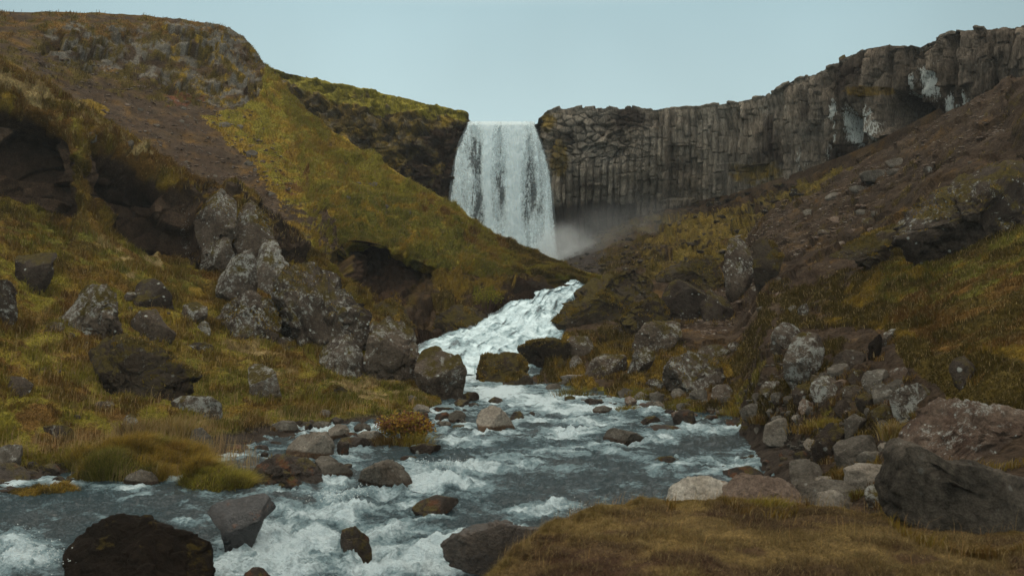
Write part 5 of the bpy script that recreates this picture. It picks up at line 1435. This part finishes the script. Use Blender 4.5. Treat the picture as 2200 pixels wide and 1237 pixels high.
def blades(name, P, col, length, width, lean, label, rs, var=.35, droop=None, tint=1.0):
    n = len(P)
    ang = rs.rand(n) * 6.283
    L = length * (.5 + rs.rand(n) ** 1.5) if np.isscalar(length) else length * (.6 + .8 * rs.rand(n))
    dirx = np.stack([np.cos(ang), np.sin(ang), np.zeros(n)], -1)
    ln = lean * rs.rand(n)[:, None]
    wind = np.array([.25, -.1, 0])
    d1 = np.array([0, 0, 1.0]) + dirx * ln * .5 + wind * .3
    d2 = np.array([0, 0, .8]) + dirx * ln * 1.4 + wind * .8 - np.array([0, 0, .5]) * ln
    if droop is not None:
        d1 = d1 + droop * .5; d2 = d2 + droop
    side = np.stack([-np.sin(ang + 1.1), np.cos(ang + 1.1), np.zeros(n)], -1)
    side[:, 0] = np.where(np.abs(side[:, 0]) < .35, .6, side[:, 0])
    wv = (width * (.6 + .8 * rs.rand(n)))[:, None] if np.isscalar(width) else (width * (.6 + .8 * rs.rand(n)))[:, None]
    base = P - np.array([0, 0, .01])
    mid = base + d1 * (L * .55)[:, None]
    tip = mid + d2 * (L * .5)[:, None]
    vs = np.stack([base - side * wv, base + side * wv, mid + side * wv * .7, mid - side * wv * .7, tip], 1)
    idx = (np.arange(n) * 5)[:, None]
    tri = np.concatenate([idx + 0, idx + 1, idx + 2, idx + 0, idx + 2, idx + 3, idx + 3, idx + 2, idx + 4], 1).reshape(-1)
    br = (1 + var * (rs.rand(n, 1) * 2 - 1)) * tint
    hue = 1 + .18 * (rs.rand(n, 3) - .5)
    dry = (rs.rand(n, 1) < .10)
    c = np.where(dry, np.array((.24, .18, .085)), col * hue) * br
    cc = np.repeat(c[:, None, :], 5, 1)
    cc[:, 4] *= 1.15
    o = raw_mesh(name, vs.reshape(-1, 3), 3, tri, M_BLADE, {'Col': np.clip(cc.reshape(-1, 3), 0, .6)}, smooth=False)
    tag(o, label, None, None, 'stuff')
    return o

rs = np.random.RandomState(11)
P, c = sample(BANKL, 230000, rs)
D_ = P[:, 1]
clump = sstep(-.15, .25, fbm(P, 1.6, 3, 800))
blades('grass', P, c * 1.15, (.04 + .13 * clump ** 2) * np.clip(D_ / 20, .7, 1.3), .0035 + D_ * .00022, .9, 'rusty and green grass on the near left bank', rs, droop=np.array([.1, -.25, -.1]))
P, c = sample(HILL, 170000, rs)
blades('grass', P, c * 1.12, (.10 + .10 * sstep(-.1, .2, fbm(P, 1.2, 3, 801))) , .011, .9, 'green and ochre grass on the ridge left of the waterfall', rs, droop=np.array([.25, -.2, -.25]))
P, c = sample(VALR, 190000, rs)
D_ = P[:, 1]
blades('grass', P, c * 1.12, (.06 + .09 * sstep(-.1, .2, fbm(P, 1.4, 3, 802))) * np.clip(D_ / 20, .6, 1.4), .003 + D_ * .00022, .9, 'dark green and rust grass on the right valley side', rs, droop=np.array([-.2, -.25, -.15]))
P, c = sample(CUT, 40000, rs)
blades('grass', P, c * 1.1, .12, .009, 1.0, 'moss and grass tufts on the dark bank beside the cascade', rs)
P, c = sample(MOUND, 430000, rs)
keep = P[:, 1] > 3.6
P, c = P[keep], c[keep]
blades('grass', P, c * 1.2, (.022 + .040 * sstep(-.1, .3, fbm(P, 2.5, 3, 803))), .0018, 1.6, 'short dry matted grass on the near mound', rs, var=.5)

# moss and short grass on the boulders, each cap a part of its boulder
for q_, (o_, P_, dn_, f_, am_) in enumerate(MOSSY):
    rr = np.random.RandomState(600 + q_)
    fn = np.cross(P_[f_[:, 1]] - P_[f_[:, 0]], P_[f_[:, 2]] - P_[f_[:, 0]])
    ar = np.linalg.norm(fn, axis=1); nz_ = fn[:, 2] / (ar + 1e-12)
    cen = P_[f_].mean(1)
    wgt = ar * sstep(.45, .85, nz_) * sstep(-.02, .15, fbm(cen + q_ * 9.1, 1.6, 3, 810))
    if wgt.sum() <= 0: continue
    n_b = int(min(2600, 700 + 900 * wgt.sum()) * am_)
    k_ = np.searchsorted(np.cumsum(wgt), rr.rand(n_b) * wgt.sum()); k_ = np.minimum(k_, len(f_) - 1)
    a_ = rr.rand(n_b, 2); a_ = np.where(a_.sum(1, keepdims=True) > 1, 1 - a_, a_)
    pp = P_[f_[k_, 0]] + a_[:, :1] * (P_[f_[k_, 1]] - P_[f_[k_, 0]]) + a_[:, 1:] * (P_[f_[k_, 2]] - P_[f_[k_, 0]])
    ci = sstep(-.2, .2, fbm(pp, 2.5, 2, 812))[:, None]
    Dd_ = o_.location.y
    b_ = blades('moss_cap', pp, np.array(MS) * 1.2 * (1 - ci) + np.array(OG) * .9 * ci, .035 + Dd_ * .0012, .004 + Dd_ * .00028, 1.5, None, rr)
    if 'kind' in b_: del b_['kind']
    b_.parent = o_
# grass that closes over the foot of the boulders
Ps = []
rr = np.random.RandomState(85)
for (xa, xb, yb, D_) in SKIRT:
    for q_ in range(int(18 + (xb - xa) * 1.3)):
        x = xa + (xb - xa) * rr.rand(); edge_ = abs(x - (xa + xb) / 2) / ((xb - xa) / 2)
        y = yb - 2 + rr.rand() * 7 - edge_ ** 2 * (xb - xa) * .18
        loc = BVH.ray_cast(Vector((0, 0, 0)), Vector(W(x, y, 1.0)).normalized())[0]
        if loc is not None and abs(loc.y - D_) < 1.5 and loc.z > zlev(loc.y) + .05: Ps.append(loc[:])
Ps = np.array(Ps); ci = sstep(-.2, .2, fbm(Ps, 1.2, 3, 813))[:, None]
blades('grass', Ps, np.array(OG) * .75 * ci + np.array(RB) * .85 * (1 - ci), .07 + .05 * rr.rand(len(Ps)), .003 + Ps[:, 1] * .00022, .9, 'grass closing over the feet of the boulders', rr)

# grass islets in the side channel
def islet(name, cx, cy, rx, rz, D, dr, label, cols, n, blen, seed):
    rz = rz * .62
    rr = np.random.RandomState(seed)
    c0 = W(cx, cy, D); zb = zlev(D)
    wx = rx / F * D
    vv, uu = np.meshgrid(np.linspace(0, 1, 70), np.linspace(0, 2 * math.pi, 140), indexing='ij')
    x = np.cos(uu) * vv * wx; y = np.sin(uu) * vv * dr
    wob = 1 + .5 * fbm(np.stack([np.cos(uu) * 1.2, np.sin(uu) * 1.2, uu * 0], -1), 1, 3, seed)
    V = np.stack([c0[0] + x * wob, D + y * wob, zb - .22 + (rz / F * D + .2) * (1 - vv ** 3) + .12 * fbm(np.stack([x, y, x * 0], -1), 2.4, 4, seed + 1) + .10 * (1 - vv) * fbm(np.stack([x, y, x * 0], -1), .9, 2, seed + 2)], -1)
    n1 = fbm(V, 1.2, 3, seed + 5)[..., None]
    col = np.array(cols[0]) * (1 - sstep(-.1, .1, n1)) + np.array(cols[1]) * sstep(-.1, .1, n1)
    ob = grid_mesh(name, V, M_BANK, {'Col': col * (.35 + .65 * sstep(-.15, .15, fbm(V, 2.6, 3, seed + 9)))[..., None], 'Li': V[..., 0] * 0}, land=False, kind='structure', label=label)
    px, py = proj(V)
    P, c = sample((V, col, px, py, (.06 + sstep(-.12, .12, fbm(V, 2.6, 3, seed + 9))) * np.clip(vv * 1.2, .1, 1) * (vv < .93)), n, rr)
    out_ = (P - np.array([c0[0], D, 0])) * np.array([1 / wx, 1 / dr, 0]) * .12
    blades('grass', P, c * 1.25, blen * 1.5 * (.3 + .8 * sstep(-.2, .3, fbm(P, 1.5, 3, seed + 7))), .0032, 1.3, 'long grass growing on the ' + label.split(' in ')[0], rr, var=.65, droop=out_ + np.array([.05, -.05, 0]))
def stems(poly, n, L, label, seed):
    rr = np.random.RandomState(seed); P = []
    pl_ = np.array(poly, float)
    while len(P) < n:
        x, y = rr.uniform(pl_[:, 0].min(), pl_[:, 0].max()), rr.uniform(pl_[:, 1].min(), pl_[:, 1].max())
        if inpoly(np.array(x), np.array(y), poly):
            d_ = Vector(W(x, y, 1.0)).normalized(); loc = BVH.ray_cast(Vector((0, 0, 0)), d_)[0]
            if loc is not None: P.append(loc[:])
    P = np.array(P)
    blades('grass', P, np.tile(np.array((.30, .21, .10)), (n, 1)), L * (.6 + .8 * rr.rand(n)), .0016 + P[:, 1] * .00008, .45, label, rr, var=.3)
stems([(190, 990), (250, 930), (420, 905), (560, 990), (540, 1030), (300, 1040), (150, 1035)], 1500, .27, 'dry straw coloured stems standing along the shallow side channel', 81)
stems([(0, 960), (240, 930), (480, 900), (900, 860), (940, 872), (500, 925), (240, 975), (0, 990)], 1500, .20, 'dry straw coloured stems along the edge of the left bank', 82)
stems([(100, 640), (480, 680), (700, 760), (860, 830), (500, 880), (150, 900), (0, 800)], 2200, .20, 'dry straw coloured stems among the left boulders', 83)
Vm, cm_, pxm, pym, gm_ = MOUND
rr = np.random.RandomState(84); cand = np.argwhere((pxm > 1020) & (pxm < 2200) & (pym > 1070) & (pym < 1220) & (Vm[..., 1] > 5.0))
kk = cand[rr.randint(len(cand), size=1500)]
Pm = Vm[kk[:, 0], kk[:, 1]] + rr.randn(1500, 3) * np.array([.02, .02, 0])
blades('grass', Pm, np.tile(np.array((.26, .17, .07)), (1500, 1)), .07 + .09 * rr.rand(1500), .0013, .7, 'longer dry stems standing up from the near mound', rr, var=.4)
islet('ground', 300, 1000, 175, 62, 14.0, .75, 'long low grass islet in the shallow side channel', (OG, GR), 42000, .15, 71)
islet('ground', 400, 985, 70, 50, 14.4, .6, 'higher rusty hump of the long islet in the side channel', (RB, OG), 12000, .16, 74)
islet('ground', 462, 1022, 78, 52, 13.2, .45, 'small bright grass islet in the side channel beside the broad dark boulder', (OG, GG), 20000, .17, 72)
islet('ground', 90, 1048, 130, 16, 12.9, .3, 'flat mossy strip in the channel at the photo\'s edge', (MS, OG), 9000, .06, 73)

# tufts leaning over water and between the stones, each a plant of its own
def tuft(x, y, w_, h_, cols, label, n=420, D=None, seed=0):
    rr = np.random.RandomState(seed + 40)
    Dh = D or hit(x, y, None) or water_D(y)
    b = W(x, y, Dh); wd_ = w_ / F * Dh; hh = h_ / F * Dh
    P = np.stack([rr.randn(n) * wd_ * .25, rr.randn(n) * wd_ * .18, rr.rand(n) * .02 - .03], -1)
    ci = rr.rand(n, 1)
    c = np.array(cols[0]) * (1 - ci) + np.array(cols[1]) * ci
    o = blades('grass_tuft', P, c, np.full(n, hh * .85), .003 + Dh * .00012, .9, label, rr, droop=P * np.array([1.2, 1.2, 0]) / wd_)
    o.location = b
    o['kind'] = 'thing'; o['category'] = 'grass tuft'
for i, (x, y, w_, h_, cs, lb) in enumerate([
    (1918, 940, 40, 48, (PL, OG), 'tall straw yellow grass tuft beside the coarse brown boulder'),
    (1812, 1030, 34, 36, (RB, OG), 'rust orange grass tuft between the square block and the broad pale rock'),
    (1845, 1065, 40, 22, (MS, GG), 'dark green tuft in the gap behind the near mound'),
    (1790, 912, 80, 22, (OG, GG), 'yellow green tuft at the foot of the rock pile'),
    (1740, 925, 70, 24, (RB, OG), 'ochre tuft right of the pale ridged shore boulder'),
    (1640, 905, 60, 22, (MS, RB), 'dark rusty tuft overhanging the water by the slanted slab'),
    (1585, 888, 70, 22, (GG, OG), 'bright grass tuft on the shingle between small grey stones'),
    (1230, 850, 70, 24, (GG, MS), 'green tuft at the water edge below the domed rock'),
    (1350, 880, 50, 14, (GG, OG), 'low green tuft beside the pair of light grey blocks'),
    (460, 700, 50, 22, (RB, OG), 'rusty tuft at the foot of the triangular boulder'),
    (640, 705, 70, 16, (OG, MS), 'mossy tuft growing on a ledge of the biggest boulder'),
    (650, 1028, 30, 30, (OG, RB), 'orange tuft between the broad dark boulder and the rust footed rock'),
    (600, 990, 40, 20, (OG, GG), 'yellow tuft at the left end of the pale flat topped boulder'),
    (285, 935, 60, 50, (PL, RB), 'tall dry stems around the small pointed pale rock'),
    (385, 935, 90, 46, (PL, OG), 'dry feathery stems standing by the shallow channel'),
    (1950, 1130, 120, 44, (MS, GG), 'leafy green tuft in front of the largest near boulder'),
    (1650, 1085, 90, 26, (OG, GG), 'yellow green tuft in front of the pinkish boulder'),
]):
    tuft(x, y, w_, h_, cs, lb, 380 if w_ < 75 else 650, None if y < 1070 else 7.9, i)

# shrubs: stems and leaves
def shrub(loc, w_, h_, leafcols, label, nleaf, seed, cat='bush'):
    rr = np.random.RandomState(seed)
    e_ = bpy.data.objects.new('autumn_bush' if nleaf > 900 else 'leafy_bush', None); C.objects.link(e_); e_.location = loc
    tag(e_, label, cat)
    m, t, b, o = new_mat('bush_stem'); b.inputs['Base Color'].default_value = (.06, .03, .018, 1); b.inputs['Roughness'].default_value = .8
    vs, tri, tips = [], [], []
    for k in range(60):
        a = rr.rand() * 6.28; r = rr.rand() ** .6
        p0 = np.array([math.cos(a) * r * w_ * .15, math.sin(a) * r * w_ * .10, -.08])
        p1 = np.array([math.cos(a) * r * w_ * .5, math.sin(a) * r * w_ * .32, h_ * (.55 + .45 * math.sqrt(max(0, 1 - r * r))) * (.8 + .3 * rr.rand())])
        q = p0 * .45 + p1 * .55 + np.array([0, 0, h_ * .12])
        tips += [p1, q * .5 + p1 * .5, q]
        for A_, B_, ra, rb in ((p0, q, .006, .004), (q, p1, .004, .002)):
            o_ = len(vs) * 1
            for pt, r_ in ((A_, ra), (B_, rb)):
                for g in range(4):
                    vs.append(pt + np.array([math.cos(g * 1.571) * r_, math.sin(g * 1.571) * r_, 0]))
            for g in range(4):
                tri += [o_ + g, o_ + (g + 1) % 4, o_ + 4 + (g + 1) % 4, o_ + 4 + g]
    raw_mesh('stems', np.array(vs), 4, np.array(tri), m, parent=e_)
    tips = np.array(tips)
    P = tips[rr.randint(len(tips), size=nleaf)] + rr.randn(nleaf, 3) * np.array([w_ * .05, w_ * .04, h_ * .07])
    u = rr.randn(nleaf, 3); u /= np.linalg.norm(u, axis=1, keepdims=True)
    v_ = np.cross(u, rr.randn(nleaf, 3)); v_ /= np.linalg.norm(v_, axis=1, keepdims=True)
    L = (.016 + .014 * rr.rand(nleaf))[:, None] * (w_ / .8) ** .5
    q = np.stack([P - u * L, P + v_ * L * .6, P + u * L, P - v_ * L * .6], 1)
    ci = rr.randint(len(leafcols), size=nleaf)
    # patches of one colour
    c = np.array(leafcols)[(np.clip((P[:, 2] / h_ * 1.4 + .9 * rr.rand(nleaf)) * len(leafcols) / 2.2, 0, len(leafcols) - 1)).astype(int)]
    c = c * (1 + .5 * (rr.rand(nleaf, 1) - .5))
    lo = raw_mesh('leaves', q.reshape(-1, 3), 4, np.arange(nleaf * 4), M_BLADE, {'Col': np.repeat(c[:, None], 4, 1).reshape(-1, 3)}, smooth=False, parent=e_)
    return e_
Db = water_D(955)
b = W(866, 957, Db)
shrub(tuple(b + np.array([0, .25, 0])), .88, .44, [(.05, .042, .012), (.12, .115, .018), (.22, .16, .018), (.24, .13, .02), (.17, .075, .035), (.24, .17, .03)], 'rounded bush with orange, yellow and green leaves standing in the river', 5200, 5)
tuft(890, 958, 60, 36, (GG, OG), 'bright green grass growing out of the front of the orange bush', 450, Db - .05, 77)
tuft(835, 958, 60, 34, (RB, MS), 'dark rusty grass hanging from the left foot of the orange bush', 400, Db, 78)
shrub(tuple(W(1045, 668, 33.4)), 1.1, .75, [(.07, .07, .012), (.13, .13, .012), (.18, .16, .015)], 'yellow green leafy bush on the mossy bank left of the cascade', 800, 6)

# ------------------------------------------------------------------ rubble on the slopes
def rubble(name, patch_sel, n, smin, smax, mat, label, seed):
    rr = np.random.RandomState(seed)
    V, col, px, py, poly = patch_sel
    ins = inpoly(px, py, poly)
    i, j = np.nonzero(ins)
    k = rr.randint(len(i), size=n)
    P = V[i[k], j[k]]
    v, f = ico(2)
    nv = len(v)
    vt = v.copy()
    for q_ in range(9):
        nn_ = rr.randn(3); nn_ /= np.linalg.norm(nn_); vt = vt - np.maximum(0, vt @ nn_ - .62)[:, None] * nn_
    v = vt
    sc_ = (smin + (smax - smin) * rr.rand(n) ** 3)[:, None, None]
    jit = 1 + .16 * (rr.rand(n, nv, 1) - .5)
    asp = np.stack([.8 + .7 * rr.rand(n), .7 + .5 * rr.rand(n), .35 + .5 * rr.rand(n)], -1)[:, None, :]
    Q = v[None] * jit * asp
    a = rr.rand(n) * 6.28; ca, sa = np.cos(a)[:, None], np.sin(a)[:, None]
    Q = np.stack([Q[..., 0] * ca - Q[..., 1] * sa, Q[..., 0] * sa + Q[..., 1] * ca, Q[..., 2]], -1) * sc_ + P[:, None, :]
    ff = (f[None] + (np.arange(n) * nv)[:, None, None]).reshape(-1)
    o = raw_mesh(name, Q.reshape(-1, 3), 3, ff, mat, smooth=False); tag(o, label, None, None, 'stuff')
rubble('rubble', VALR[:4] + ([(1150, 480), (1700, 400), (1760, 430), (1640, 510), (1450, 600), (1240, 590)],), 900, .04, .30, RM['dark'], 'dark talus stones strewn below the basalt cliff', 1)
rubble('rubble', VALR[:4] + ([(1640, 500), (2200, 200), (2200, 340), (1950, 470), (1750, 600), (1500, 740), (1460, 690)],), 3500, .02, .10, RM['brown'], 'small grey stones scattered over the brown scree', 2)
rubble('rubble', HILL[:4] + ([(30, 100), (330, 170), (560, 250), (650, 440), (600, 480), (400, 400), (250, 280), (60, 170)],), 3000, .02, .12, RM['brown'], 'loose stones on the scree below the left crag', 3)
rubble('gravel', VALR[:4] + ([(1130, 820), (1300, 845), (1500, 860), (1620, 850), (1700, 880), (1900, 900), (1900, 990), (1840, 1060), (1700, 1010), (1640, 950), (1500, 905), (1300, 870)],), 900, .015, .06, RM['grey'], 'small stones and gravel along the right water edge', 4)

# ------------------------------------------------------------------ damp air filling the valley
hz = bpy.data.materials.new('damp_air'); hz.use_nodes = True; t = hz.node_tree; t.nodes.clear()
o_ = t.nodes.new('ShaderNodeOutputMaterial'); v_ = t.nodes.new('ShaderNodeVolumePrincipled')
v_.inputs['Color'].default_value = (.85, .93, .97, 1); v_.inputs['Density'].default_value = .0004
t.links.new(v_.outputs[0], o_.inputs['Volume'])
bx = np.array([(x, y, z) for x in (-75, 75) for y in (-14, 112) for z in (-5.2, 21)], float)
fq = np.array([[0, 1, 3, 2], [4, 6, 7, 5], [0, 4, 5, 1], [2, 3, 7, 6], [0, 2, 6, 4], [1, 5, 7, 3]])
tag(raw_mesh('haze', bx, 4, fq.reshape(-1), hz, smooth=False), 'thin damp haze filling the valley', None, None, 'stuff')
